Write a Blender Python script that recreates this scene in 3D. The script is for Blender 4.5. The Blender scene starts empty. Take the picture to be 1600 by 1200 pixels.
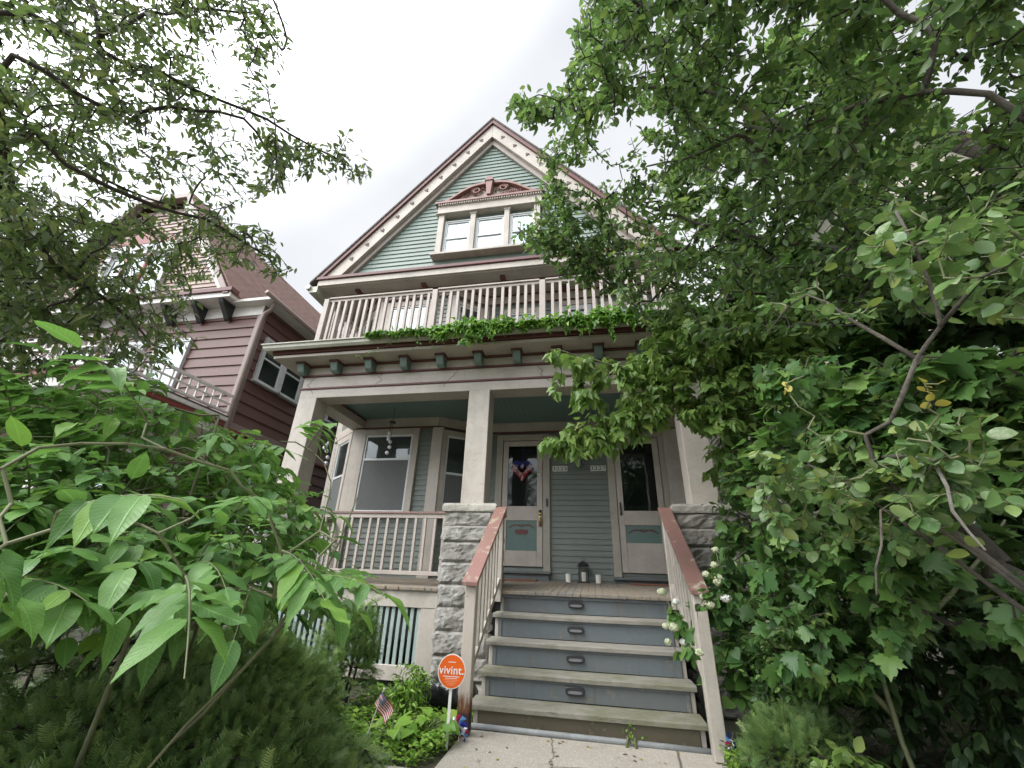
import bpy, math, random
import numpy as np
from mathutils import Vector, Matrix, noise
R_ = math.radians
random.seed(7); rng = np.random.default_rng(7)
sc = bpy.context.scene
col = sc.collection

# ------------------------------------------------------------------ camera
CAM = np.array([0.142, -5.567, 1.280]); YAW, PITCH, ROLL, FPX = 0.19213, 0.4278, 0.03281, 643.3
def cam_axes():
    cy, sy, cp, sp = math.cos(YAW), math.sin(YAW), math.cos(PITCH), math.sin(PITCH)
    f = np.array([-sy*cp, cy*cp, sp]); r0 = np.array([cy, sy, 0.0]); u0 = np.cross(r0, f)
    cr, sr = math.cos(ROLL), math.sin(ROLL)
    return cr*r0+sr*u0, -sr*r0+cr*u0, f
CR, CU, CF = cam_axes()
cam = bpy.data.objects.new('camera', bpy.data.cameras.new('camera'))
col.objects.link(cam)
cam.matrix_world = Matrix(((CR[0], CU[0], -CF[0], CAM[0]), (CR[1], CU[1], -CF[1], CAM[1]), (CR[2], CU[2], -CF[2], CAM[2]), (0, 0, 0, 1)))
cam.data.sensor_width = 36; cam.data.lens = FPX/1600*36
cam.data.clip_start = 0.02; cam.data.clip_end = 800
sc.camera = cam

# ------------------------------------------------------------------ sky and sun (bright overcast)
SUN_EL, SUN_AZ = R_(50), R_(232)
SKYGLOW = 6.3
w = bpy.data.worlds.new("World"); sc.world = w; w.use_nodes = True
nt = w.node_tree; nt.nodes.clear()
out = nt.nodes.new('ShaderNodeOutputWorld'); bg = nt.nodes.new('ShaderNodeBackground')
sky = nt.nodes.new('ShaderNodeTexSky'); sky.sky_type = 'NISHITA'; sky.sun_disc = False
sky.sun_elevation = SUN_EL; sky.sun_rotation = SUN_AZ
tc = nt.nodes.new('ShaderNodeTexCoord'); nz = nt.nodes.new('ShaderNodeTexNoise')
nz.inputs['Scale'].default_value = 1.6; nz.inputs['Detail'].default_value = 5; nz.inputs['Roughness'].default_value = .5
rp = nt.nodes.new('ShaderNodeValToRGB')
rp.color_ramp.elements[0].position = .34; rp.color_ramp.elements[0].color = (5.9, 6.05, 6.35, 1)
rp.color_ramp.elements[1].position = .60; rp.color_ramp.elements[1].color = (6.9, 7.05, 7.15, 1)
mx = nt.nodes.new('ShaderNodeMix'); mx.data_type = 'RGBA'; mx.inputs[0].default_value = .93
nt.links.new(tc.outputs['Generated'], nz.inputs['Vector']); nt.links.new(nz.outputs[0], rp.inputs[0])
nt.links.new(sky.outputs[0], mx.inputs[6]); nt.links.new(rp.outputs[0], mx.inputs[7])
# sky glow added round the sun, behind the camera, to lift the facade
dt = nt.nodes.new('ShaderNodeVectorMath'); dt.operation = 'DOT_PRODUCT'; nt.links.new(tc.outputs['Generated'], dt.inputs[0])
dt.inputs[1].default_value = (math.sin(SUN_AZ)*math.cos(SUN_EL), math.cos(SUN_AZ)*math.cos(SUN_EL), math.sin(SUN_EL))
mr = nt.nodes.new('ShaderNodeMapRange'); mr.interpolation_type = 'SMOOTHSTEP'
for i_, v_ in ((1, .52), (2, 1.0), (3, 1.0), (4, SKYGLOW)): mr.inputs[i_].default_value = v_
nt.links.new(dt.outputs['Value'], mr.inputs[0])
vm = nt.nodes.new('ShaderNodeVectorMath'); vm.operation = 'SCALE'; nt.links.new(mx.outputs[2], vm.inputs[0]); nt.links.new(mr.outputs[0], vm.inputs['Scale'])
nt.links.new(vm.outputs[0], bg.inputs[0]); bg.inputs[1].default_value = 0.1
nt.links.new(bg.outputs[0], out.inputs[0])
sl = bpy.data.lights.new('sun', 'SUN'); sl.energy = 1.4; sl.angle = R_(24); sl.color = (1, .97, .92)
so = bpy.data.objects.new('sun', sl); col.objects.link(so)
sdir = Vector((math.sin(SUN_AZ)*math.cos(SUN_EL), math.cos(SUN_AZ)*math.cos(SUN_EL), math.sin(SUN_EL)))
so.rotation_euler = sdir.to_track_quat('Z', 'Y').to_euler()
sc.view_settings.view_transform = 'Standard'; sc.view_settings.look = 'None'
sc.view_settings.exposure = 0.58; sc.view_settings.gamma = 1

# ------------------------------------------------------------------ materials
class NT:
    def __init__(s, name):
        s.m = bpy.data.materials.new(name); s.m.use_nodes = True; s.t = s.m.node_tree
        s.b = s.t.nodes['Principled BSDF']; s.o = s.t.nodes['Material Output']
    def n(s, ty, **kw):
        x = s.t.nodes.new('ShaderNode'+ty)
        for k, v in kw.items(): setattr(x, k, v)
        return x
    def l(s, a, b): s.t.links.new(a, b)
    def coord(s, scale=(1, 1, 1), kind='Object'):
        c = s.n('TexCoord'); mp = s.n('Mapping'); mp.inputs['Scale'].default_value = scale
        s.l(c.outputs[kind], mp.inputs[0]); return mp.outputs[0]
    def noise(s, vec, scale, det=4, rough=.55):
        x = s.n('TexNoise'); x.inputs['Scale'].default_value = scale; x.inputs['Detail'].default_value = det
        x.inputs['Roughness'].default_value = rough; s.l(vec, x.inputs['Vector']); return x.outputs[0]
    def ramp(s, fac, p0, p1, c0=(0, 0, 0, 1), c1=(1, 1, 1, 1)):
        x = s.n('ValToRGB'); e = x.color_ramp.elements
        e[0].position, e[1].position = p0, p1; e[0].color, e[1].color = c0, c1
        s.l(fac, x.inputs[0]); return x.outputs[0]
    def mix(s, fac, a, b, mode='MIX'):
        x = s.n('Mix', data_type='RGBA', blend_type=mode)
        for v, i in ((fac, 0), (a, 6), (b, 7)):
            if hasattr(v, 'links'): s.l(v, x.inputs[i])
            elif i == 0: x.inputs[0].default_value = v
            else: x.inputs[i].default_value = (*v, 1) if len(v) == 3 else v
        return x.outputs[2]
    def bump(s, h, strength=.3, dist=.01):
        x = s.n('Bump'); x.inputs['Strength'].default_value = strength; x.inputs['Distance'].default_value = dist
        s.l(h, x.inputs['Height']); s.l(x.outputs[0], s.b.inputs['Normal'])
    def color(s, c): s.l(c, s.b.inputs['Base Color'])

def paint(name, c, rough=.55, dirt=.35, peel=0.0, under=(.30, .24, .17), grime=(.10, .09, .06), scale=1.0, grain=(1, 1, 1), streak=None):
    """weathered paint: broad grime, fine specks, patches where bare wood shows"""
    k = NT(name); v = k.coord(tuple(g*scale for g in grain))
    big = k.ramp(k.noise(v, 1.7, 6, .65), .42, .78)
    fine = k.ramp(k.noise(v, 22, 5, .7), .50, .80)
    base = k.mix(k.noise(v, 5, 3), tuple(x*.90 for x in c), tuple(min(1, x*1.07) for x in c))
    mm = k.n('Math', operation='MULTIPLY'); k.l(big, mm.inputs[0]); mm.inputs[1].default_value = dirt
    b1 = k.mix(mm.outputs[0], base, grime)
    m2 = k.n('Math', operation='MULTIPLY'); k.l(fine, m2.inputs[0]); m2.inputs[1].default_value = dirt*.6
    b2 = k.mix(m2.outputs[0], b1, grime)
    st = k.ramp(k.noise(k.coord((9*scale, 9*scale, .7*scale)), 2.4, 5, .6), .56, .80)   # run-down streaks
    m3 = k.n('Math', operation='MULTIPLY'); k.l(st, m3.inputs[0]); m3.inputs[1].default_value = min(.6, dirt*1.0)
    b2 = k.mix(m3.outputs[0], b2, streak or tuple(.55*x+.45*y for x, y in zip(grime, c)))
    if peel > 0:
        p = k.ramp(k.noise(v, 7, 9, .75), .66-.2*peel, .68-.2*peel)
        b2 = k.mix(p, b2, under)
    k.color(b2); k.b.inputs['Roughness'].default_value = rough
    k.bump(k.noise(v, 35, 6, .7), .25, .006)
    return k.m

def plain(name, c, rough=.5, metal=0.0, var=.15, scale=12):
    k = NT(name); v = k.coord()
    k.color(k.mix(k.noise(v, scale, 5), tuple(x*(1-var) for x in c), tuple(min(1, x*(1+var)) for x in c)))
    k.b.inputs['Roughness'].default_value = rough; k.b.inputs['Metallic'].default_value = metal
    k.bump(k.noise(v, scale*4, 4), .12, .004)
    return k.m

CREAM = paint('cream_paint', (.45, .405, .355), dirt=.38, peel=.12, under=(.36, .33, .28))
CREAMW = paint('worn_cream_paint', (.455, .41, .36), dirt=.45, peel=.42, under=(.37, .33, .27))
PINKISH = paint('rail_paint', (.42, .365, .325), dirt=.38, peel=.25, under=(.28, .25, .20))
MAROON = paint('dark_red_paint', (.115, .035, .034), dirt=.3, peel=.15, under=(.3, .22, .18))
REDRAIL = paint('peeling_red_paint', (.25, .125, .105), dirt=.45, peel=.50, under=(.31, .27, .20))
REDRAIL2 = paint('worn_red_paint', (.19, .095, .08), dirt=.45, peel=.35, under=(.30, .25, .19))
TEAL = paint('teal_paint', (.185, .245, .215), dirt=.3, peel=.10, under=(.28, .31, .27))
TEALDK = paint('green_bracket_paint', (.14, .20, .18), dirt=.3)
CEIL = paint('teal_ceiling_paint', (.125, .205, .195), dirt=.2, rough=.45)
SIDELOW = paint('grey_green_siding_paint', (.155, .18, .16), dirt=.3, peel=.05)
LATT = paint('pale_teal_slat_paint', (.30, .375, .35), dirt=.4)
RISER = paint('blue_grey_riser_paint', (.115, .135, .145), dirt=.55, peel=.27, under=(.17, .15, .12), streak=(.10, .065, .04))
WHITE = paint('white_paint', (.50, .51, .52), dirt=.15)
ALU = plain('white_window_aluminium', (.60, .62, .62), .35)
GUTTER = paint('gutter_metal', (.42, .41, .34), rough=.4, dirt=.55, grime=(.10, .11, .06))
ORN = paint('ornament_rose_paint', (.26, .135, .115), dirt=.25)
NBSID = paint('maroon_siding_paint', (.115, .052, .042), dirt=.2)
NBPINK = paint('pinkish_shingle_paint', (.28, .185, .15), dirt=.35)
NBRED = paint('dull_red_paint', (.22, .045, .035), dirt=.15)
NBWHITE = paint('neighbour_white_paint', (.62, .60, .57), dirt=.25)
NBPIPE = plain('downspout_rose_metal', (.22, .165, .145), .5)
CRSID = paint('cream_siding_paint', (.60, .56, .46), dirt=.2)
BLACK = plain('black_metal', (.02, .02, .022), .4)
BRASS = plain('brass', (.55, .40, .16), .3, 1.0)
WAX = plain('candle_wax', (.75, .72, .64), .6)
PIPE = plain('grey_pipe', (.20, .21, .21), .6, var=.4)
SHADEBLK = plain('unlit_void_black', (.012, .013, .014), .8)  # near-black colour stands in for the shade of unlit spaces
FRAME_BROWN = paint('door_wood_paint', (.36, .33, .28), dirt=.35)
SCREENDK = plain('window_screen', (.15, .155, .15), .7, var=.1)
BLIND = plain('blind', (.15, .18, .21), .6, var=.08)

def wood_tread(name, moss):
    k = NT(name); v = k.coord((1, 7, 7)); v1 = k.coord()
    g = k.noise(v, 6, 8, .7)
    a = k.mix(g, (.13, .12, .10), (.37, .345, .30))
    b = k.mix(k.ramp(k.noise(v1, 2.5, 6, .7), .5-.16*moss, .74-.16*moss), a, (.155, .155, .10))
    b = k.mix(k.ramp(k.noise(v, 3, 8, .8), .58, .68), b, (.06, .05, .035))
    k.color(b); k.b.inputs['Roughness'].default_value = .85; k.bump(g, .6, .01); return k.m
TREAD = wood_tread('weathered_tread_wood', .1); TREADM = wood_tread('mossy_tread_wood', .8)
RISERM = paint('mossy_board_paint', (.115, .095, .062), dirt=.7, grime=(.06, .06, .03), peel=.3, under=(.17, .14, .09))

def deck_mat():
    k = NT('weathered_deck_boards'); v = k.coord((8, 1, 8)); v1 = k.coord()
    g = k.noise(v, 5, 8, .7)
    oi = k.n('TexVoronoi'); mp = k.coord((11.5, .001, .001)); k.l(mp, oi.inputs['Vector']); oi.inputs['Scale'].default_value = 1
    a = k.mix(g, (.12, .105, .085), (.31, .28, .23))
    a = k.mix(oi.outputs['Color'], a, k.mix(.5, a, (.27, .19, .11)), 'MIX')
    a = k.mix(k.ramp(k.noise(v1, 3, 5, .7), .5, .7), a, (.15, .15, .14))
    k.color(a); k.b.inputs['Roughness'].default_value = .85; k.bump(g, .5, .008); return k.m
DECK = deck_mat()

def stone_mat(name, c0, c1):
    k = NT(name); v = k.coord()
    a = k.mix(k.ramp(k.noise(v, 3.2, 8, .7), .3, .7), c0, c1)
    a = k.mix(k.ramp(k.noise(k.coord((1.2, 1.2, 4.1)), 1.6, 2, .4), .38, .62), k.mix(.30, a, (.10, .09, .07)), a)
    a = k.mix(k.ramp(k.noise(v, 16, 8, .75), .50, .72), a, tuple(x*.45 for x in c0))
    a = k.mix(k.ramp(k.noise(v, 1.1, 5, .6), .52, .72), a, (.33, .31, .27))
    k.color(a); k.b.inputs['Roughness'].default_value = .9; k.bump(k.noise(v, 18, 10, .78), .9, .03); return k.m
STONE = stone_mat('rock_faced_stone', (.22, .21, .19), (.47, .455, .42))
STONER = stone_mat('darker_rock_stone', (.12, .115, .105), (.25, .24, .21))  # same stone pattern in darker tones, for the right pier
CAP = stone_mat('pale_cap_stone', (.44, .42, .36), (.56, .53, .46))

def concrete():
    k = NT('pebbled_concrete'); v = k.coord()
    a = k.mix(k.noise(v, 2, 6, .6), (.26, .235, .195), (.40, .365, .31))
    vo = k.n('TexVoronoi'); vo.inputs['Scale'].default_value = 70; k.l(v, vo.inputs['Vector'])
    a = k.mix(k.ramp(vo.outputs['Distance'], .15, .5), k.mix(vo.outputs['Color'], (.20, .17, .14), (.58, .54, .47)), a)
    a = k.mix(k.ramp(k.noise(v, 6, 6, .7), .60, .74), a, (.14, .12, .09))
    cr = k.n('TexVoronoi', feature='DISTANCE_TO_EDGE'); cr.inputs['Scale'].default_value = .9; wv = k.mix(.12, v, k.noise(v, 5, 6, .7)); k.l(wv, cr.inputs['Vector'])
    a = k.mix(k.ramp(cr.outputs['Distance'], .002, .008, (1, 1, 1, 1), (0, 0, 0, 1)), a, (.06, .05, .035))
    k.color(a); k.b.inputs['Roughness'].default_value = .9; k.bump(vo.outputs['Distance'], .35, .004); return k.m
CONC = concrete()
def soil():
    k = NT('dark_soil'); v = k.coord()
    a = k.mix(k.noise(v, 9, 8, .7), (.03, .024, .016), (.10, .085, .055))
    a = k.mix(k.ramp(k.noise(v, .8, 5), .45, .65), a, (.045, .07, .025))
    k.color(a); k.b.inputs['Roughness'].default_value = .95; k.bump(k.noise(v, 30, 8, .8), .8, .03); return k.m
SOIL = soil()
def shingles(name, c0, c1, sc_=1.0):
    k = NT(name); v = k.coord((1, 1, 1), 'UV')
    br = k.n('TexBrick'); br.inputs['Scale'].default_value = 1; br.inputs['Brick Width'].default_value = .30*sc_; br.inputs['Row Height'].default_value = .14*sc_
    br.inputs['Mortar Size'].default_value = .012; br.inputs['Color1'].default_value = (*c0, 1); br.inputs['Color2'].default_value = (*c1, 1)
    br.inputs['Mortar'].default_value = (*[x*.35 for x in c0], 1); k.l(v, br.inputs['Vector'])
    k.color(k.mix(k.ramp(k.noise(v, 3, 5), .4, .7), br.outputs[0], c1)); k.b.inputs['Roughness'].default_value = .9
    k.bump(br.outputs['Fac'], .4, .01); return k.m
NBROOF = shingles('rose_brown_shingles', (.15, .082, .066), (.20, .115, .092))
ROOFG = shingles('grey_brown_shingles', (.10, .09, .085), (.14, .12, .11))

def glass_mat(name, tint, refl=.5):
    k = NT(name); t = k.t
    tr = k.n('BsdfTransparent'); tr.inputs[0].default_value = (*tint, 1)
    gl = k.n('BsdfGlossy'); gl.inputs['Roughness'].default_value = .03; gl.inputs[0].default_value = (1, 1, 1, 1)
    fr = k.n('Fresnel'); fr.inputs[0].default_value = 1.55
    nn = k.noise(k.coord(), 1.3, 2); bp = k.n('Bump'); bp.inputs['Strength'].default_value = .12; bp.inputs['Distance'].default_value = .05
    k.l(nn, bp.inputs['Height']); k.l(bp.outputs[0], gl.inputs['Normal'])
    ad = k.n('Math', operation='MULTIPLY_ADD'); k.l(fr.outputs[0], ad.inputs[0]); ad.inputs[1].default_value = refl*2; ad.inputs[2].default_value = .02
    ms = k.n('MixShader'); k.l(ad.outputs[0], ms.inputs[0]); k.l(tr.outputs[0], ms.inputs[1]); k.l(gl.outputs[0], ms.inputs[2])
    k.l(ms.outputs[0], k.o.inputs[0]); return k.m
GLASS = glass_mat('window_glass', (.75, .8, .8), .30)
GLASSU = glass_mat('upper_window_glass', (.75, .8, .8), .22)
SCREEN = plain('insect_screen', (.105, .11, .11), .75, var=.12)

def leaf_mat(name, c0, c1, c2, trans=.35, rough=.42, veins=0.0, pale=None, spec=.5):
    """leaf colour picked per leaf by the 'tint' attribute; optional midrib and side veins along the leaf's own UV"""
    k = NT(name)
    at = k.n('Attribute'); at.attribute_name = 'tint'
    f = at.outputs['Fac']
    a = k.mix(k.ramp(f, .0, .62), c0, c1)
    a = k.mix(k.ramp(f, .78, 1.0), a, c2)
    v = k.coord(); a = k.mix(k.noise(v, 25, 3), a, k.mix(.22, a, (.02, .04, .01)))
    a = k.mix(k.ramp(k.noise(v, 90, 4, .7), .66, .70), a, (.16, .13, .05))
    if pale: a = k.mix(k.ramp(k.noise(v, 14, 6, .7), .55, .68), a, pale)
    if veins > 0:
        uv = k.n('UVMap'); sp = k.n('SeparateXYZ'); k.l(uv.outputs[0], sp.inputs[0])
        ab = k.n('Math', operation='SUBTRACT'); k.l(sp.outputs[1], ab.inputs[0]); ab.inputs[1].default_value = .5
        ab2 = k.n('Math', operation='ABSOLUTE'); k.l(ab.outputs[0], ab2.inputs[0])
        # side veins: sin((u - |v|*0.45) * n)
        mu = k.n('Math', operation='MULTIPLY'); k.l(ab2.outputs[0], mu.inputs[0]); mu.inputs[1].default_value = -.42
        ad = k.n('Math', operation='ADD'); k.l(sp.outputs[0], ad.inputs[0]); k.l(mu.outputs[0], ad.inputs[1])
        m3 = k.n('Math', operation='MULTIPLY'); k.l(ad.outputs[0], m3.inputs[0]); m3.inputs[1].default_value = 75
        sn = k.n('Math', operation='SINE'); k.l(m3.outputs[0], sn.inputs[0])
        sv = k.ramp(sn.outputs[0], .86, 1.0)
        mid = k.ramp(ab2.outputs[0], .012, .05, (1, 1, 1, 1), (0, 0, 0, 1))
        al = k.mix(1.0, sv, mid, 'LIGHTEN')
        fm = k.n('Math', operation='MULTIPLY'); k.l(al, fm.inputs[0]); fm.inputs[1].default_value = veins
        a = k.mix(fm.outputs[0], a, tuple(min(1, x*2.0+.03) for x in c1))
        k.bump(k.mix(.5, al, k.noise(v, 60, 3)), .5, .003)
    k.color(a); k.b.inputs['Roughness'].default_value = rough
    k.b.inputs['Specular IOR Level'].default_value = spec
    tr = k.n('BsdfTranslucent'); k.l(k.mix(.35, a, (.14, .24, .03)), tr.inputs[0])
    ms = k.n('MixShader'); ms.inputs[0].default_value = trans
    k.l(k.b.outputs[0], ms.inputs[1]); k.l(tr.outputs[0], ms.inputs[2]); k.l(ms.outputs[0], k.o.inputs[0])
    return k.m
L_ELM = leaf_mat('elm_leaf', (.075, .110, .048), (.135, .180, .072), (.24, .25, .09), .50)
L_RIGHT = leaf_mat('broad_leaf', (.075, .150, .055), (.140, .235, .075), (.26, .33, .09), .54)
L_BIG = leaf_mat('large_leaflet', (.070, .180, .045), (.140, .300, .065), (.22, .40, .06), .42, .42, veins=.30)
L_ELDER = leaf_mat('box_elder_leaf', (.12, .22, .05), (.21, .34, .08), (.34, .43, .12), .42, .40)
L_MAPLE = leaf_mat('maple_leaf', (.058, .142, .042), (.120, .245, .062), (.22, .36, .09), .44, .45)
L_IVY = leaf_mat('vine_leaf', (.08, .20, .035), (.17, .36, .05), (.32, .50, .08), .42, .42)
L_ROUND = leaf_mat('round_leaf', (.085, .175, .06), (.15, .25, .08), (.30, .36, .09), .40, .42, pale=(.33, .38, .24))
L_DARK = leaf_mat('shade_darkened_leaf', (.035, .078, .028), (.065, .130, .042), (.12, .20, .06), .36, .5)  # leaf green darkened: understory shade put into the colour
L_GROUND = leaf_mat('ground_cover_leaf', (.13, .28, .035), (.26, .47, .06), (.40, .55, .10), .40, .45)
L_YEW = leaf_mat('yew_needle', (.115, .210, .070), (.210, .330, .105), (.36, .46, .15), .36, .45)
L_YELLOW = leaf_mat('yellow_leaf', (.42, .36, .06), (.50, .43, .08), (.40, .26, .08), .4, .5)
BARK = stone_mat('grey_bark', (.045, .038, .030), (.15, .13, .10))
BARKD = plain('dark_twig_bark', (.035, .028, .022), .85, var=.4)
BARKG = plain('green_brown_stem', (.11, .12, .055), .7, var=.3)

# ------------------------------------------------------------------ builders
def tag(o, label=None, cat=None, group=None, kind=None):
    if label: o['label'] = label
    if cat: o['category'] = cat
    if group: o['group'] = group
    if kind: o['kind'] = kind
    return o
def thing(name, label, cat, loc=(0, 0, 0), group=None):
    o = bpy.data.objects.new(name, None); col.objects.link(o); o.location = loc
    o.empty_display_size = .1
    return tag(o, label, cat, group)
def root_loc(p):
    v = Vector((0, 0, 0))
    while p is not None: v += p.location; p = p.parent
    return v
I4 = Matrix.Identity(4)
def frame(ox, oy, oz, ang):
    """local frame: x along the wall, -y outwards, z up; turned by ang about z"""
    return Matrix.Translation((ox, oy, oz)) @ Matrix.Rotation(ang, 4, 'Z')
class MB:
    def __init__(s): s.v = []; s.f = []; s.uv = None
    def add(s, vs, fs, M=I4):
        o = len(s.v); s.v += [tuple(M @ Vector(p)) for p in vs]; s.f += [tuple(i+o for i in f) for f in fs]; return s
    def box(s, x0, x1, y0, y1, z0, z1, M=I4):
        vs = [(x0, y0, z0), (x1, y0, z0), (x1, y1, z0), (x0, y1, z0), (x0, y0, z1), (x1, y0, z1), (x1, y1, z1), (x0, y1, z1)]
        return s.add(vs, [(0, 3, 2, 1), (4, 5, 6, 7), (0, 1, 5, 4), (1, 2, 6, 5), (2, 3, 7, 6), (3, 0, 4, 7)], M)
    def prism(s, pts, y0, y1, M=I4):
        """outline in x,z pushed from y0 to y1"""
        n = len(pts); vs = [(x, y0, z) for x, z in pts]+[(x, y1, z) for x, z in pts]
        fs = [tuple(range(n)), tuple(range(2*n-1, n-1, -1))]+[(i, i+n, (i+1) % n+n, (i+1) % n) for i in range(n)]
        return s.add(vs, fs, M)
    def tube(s, pts, r, n=8, cap=True):
        pts = [Vector(p) for p in pts]; rs = r if isinstance(r, (list, tuple)) else [r]*len(pts)
        o = len(s.v); up = Vector((0, 0, 1)); prev = None
        for i, p in enumerate(pts):
            d = (pts[min(i+1, len(pts)-1)]-pts[max(i-1, 0)]).normalized()
            a = prev if prev is not None else (up if abs(d.z) < .9 else Vector((1, 0, 0)))
            x = (a-d*a.dot(d)).normalized(); prev = x; y = d.cross(x)
            for k in range(n):
                t = 2*math.pi*k/n; s.v.append(tuple(p+(x*math.cos(t)+y*math.sin(t))*rs[i]))
        for i in range(len(pts)-1):
            for k in range(n):
                a = o+i*n+k; b = o+i*n+(k+1) % n; s.f.append((a, b, b+n, a+n))
        if cap:
            s.f.append(tuple(o+k for k in range(n-1, -1, -1))); e = o+(len(pts)-1)*n; s.f.append(tuple(e+k for k in range(n)))
        return s
    def lathe(s, prof, c, n=16, M=I4):
        vs = []; fs = []
        for r, z in prof:
            for k in range(n):
                t = 2*math.pi*k/n; vs.append((c[0]+r*math.cos(t), c[1]+r*math.sin(t), c[2]+z))
        for i in range(len(prof)-1):
            for k in range(n):
                a = i*n+k; b = i*n+(k+1) % n; fs.append((a, b, b+n, a+n))
        fs.append(tuple(range(n-1, -1, -1))); e = (len(prof)-1)*n; fs.append(tuple(e+k for k in range(n)))
        return s.add(vs, fs, M)
    def ball(s, c, r, n=10, m=7, sq=1.0):
        prof = [(max(1e-4, r*math.sin(math.pi*i/m)), -r*sq*math.cos(math.pi*i/m)) for i in range(m+1)]
        return s.lathe(prof, c, n)
    def build(s, name, mat, parent=None, bevel=0, smooth=False, label=None, cat=None, group=None, kind=None, origin=None):
        L = root_loc(parent) if parent is not None else Vector(origin or (0, 0, 0))
        me = bpy.data.meshes.new(name)
        me.from_pydata([(a-L.x, b-L.y, c-L.z) for a, b, c in s.v], [], s.f); me.materials.append(mat); me.update()
        if s.uv:
            ul = me.uv_layers.new(name='UVMap')
            for lp in me.loops: ul.data[lp.index].uv = s.uv(s.v[lp.vertex_index])
        if smooth: me.polygons.foreach_set('use_smooth', [True]*len(me.polygons))
        o = bpy.data.objects.new(name, me); col.objects.link(o)
        if parent is not None: o.parent = parent
        else: o.location = L
        if bevel:
            b = o.modifiers.new('bevel', 'BEVEL'); b.width = bevel; b.segments = 1; b.limit_method = 'ANGLE'
        return tag(o, label, cat, group, kind)
def siding(mb, M, x0, x1, z0, z1, step, lap=.016, xl=None, xr=None, jit=.002):
    """overlapping clapboards; the edges may slope (xl, xr give x at a height)"""
    n = max(1, round((z1-z0)/step)); st = (z1-z0)/n
    for i in range(n):
        a, b = z0+i*st, z0+(i+1)*st
        l0, l1 = (xl(a), xl(b)) if xl else (x0, x0); r0, r1 = (xr(a), xr(b)) if xr else (x1, x1)
        if r0-l0 < .01: continue
        if r1 < l1: l1 = r1 = (l1+r1)/2
        W = r0-l0; cuts = [0.0]
        while W-cuts[-1] > 2.6: cuts.append(cuts[-1]+random.uniform(1.1, 2.4))
        cuts.append(W)
        for c0, c1 in zip(cuts[:-1], cuts[1:]):
            j = random.uniform(-jit, jit); k = random.uniform(-jit, jit); e = .0012
            p0, p1 = c0/W, c1/W; A, B = l0+c0+e*(c0 > 0), l0+c1-e*(c1 < W); C, D = l1+(r1-l1)*p0, l1+(r1-l1)*p1
            vs = [(A, -lap+j, a+k*.5), (B, -lap-j, a+k*.5), (D, 0, b), (C, 0, b), (A, .004, a), (B, .004, a)]
            mb.add(vs, [(0, 1, 2, 3), (4, 5, 1, 0)], M)
    return mb

# ------------------------------------------------------------------ ground and walk
def zfloor(y): return 1.07+(y+.1)*.042      # the porch floor falls gently towards the street
g = MB(); n = 60
g.add([(-300, -300, 0), (300, -300, 0), (300, 300, 0), (-300, 300, 0)], [(0, 1, 2, 3)])
g.build('ground', SOIL, kind='structure')
def slab(name, x0, x1, y0, y1, z=.022):
    m = MB(); m.box(x0, x1, y0, y1, -.06, z); return m.build(name, CONC, kind='structure', bevel=.008)
slab('walkway', -1.02, 1.35, -2.02, -1.17)
slab('walkway', -1.50, 1.35, -4.4, -2.03, .020)
slab('walkway', -1.50, 1.35, -6.4, -4.41, .021)
m = MB(); m.box(-40, 40, -9, -6.5, -.05, .02); m.build('pavement', CONC, kind='structure')

# ------------------------------------------------------------------ main house
H = thing('house', 'pale green shingled three-storey house with cream and dark red trim, stone-piered porch and railed balcony', 'house', (-1.4, 2.1, 0))
PX = (-4.527, -1.605, 1.382); PW = .327
BXL, BXR, BY = -4.30, -2.65, 1.60
def window(parent, M, x0, x1, z0, z1, meet, name='window', trim=CREAM, tw=.11, sash=ALU, back=SCREENDK, low=None, d=.018, sill=True, glass=None, screen=False):
    """double-hung window in wall frame M (d = how far the boards behind stand out): casing, sash rails, panes, blind behind"""
    GL_ = glass or GLASS; f = MB(); t = .058
    f.box(x0-tw, x0, -t-d, 0, z0-.02, z1+tw, M); f.box(x1, x1+tw, -t-d, 0, z0-.02, z1+tw, M)
    f.box(x0, x1, -t-d, 0, z1, z1+tw, M)
    wi = f.build(name, trim, parent, bevel=.004)
    if sill:
        s = MB(); s.box(x0-tw-.04, x1+tw+.04, -t-.05-d, 0, z0-.07, z0-.02, M); s.build('sill', trim, wi, bevel=.005)
    s = MB(); q = .035
    s.box(x0, x0+q, -.040-d, -.006, z0-.02, z1, M); s.box(x1-q, x1, -.040-d, -.006, z0-.02, z1, M)
    s.box(x0+q, x1-q, -.040-d, -.006, z1-q, z1, M); s.box(x0+q, x1-q, -.040-d, -.006, z0-.02, z0+q, M)
    s.box(x0+q, x1-q, -.046-d, -.006, meet-.018, meet+.022, M)
    s.build('sash', sash, wi, bevel=.003)
    p = MB(); p.box(x0+q, x1-q, -.022-d, -.018-d, meet+.022, z1-q, M); p.build('pane', GL_, wi)
    p = MB(); p.box(x0+q, x1-q, -.024-d, -.020-d, z0+q, meet-.018, M); p.build('pane', GL_, wi)
    if screen: p = MB(); p.box(x0+q, x1-q, -.034-d, -.032-d, z0+q, meet-.018, M); p.build('insect_screen', SCREEN, wi)
    p = MB(); p.box(x0+.01, x1-.01, -.010-d, -.006-d, z0, z1-.005, M); p.build('blind', back, wi)
    return wi
def corner(x, y, z0, z1, name='corner_board', w=.09, mat=CREAM):
    m = MB(); m.box(x-w, x+w, y-w*.45, y+w, z0, z1); return m.build(name, mat, H, bevel=.005)

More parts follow.
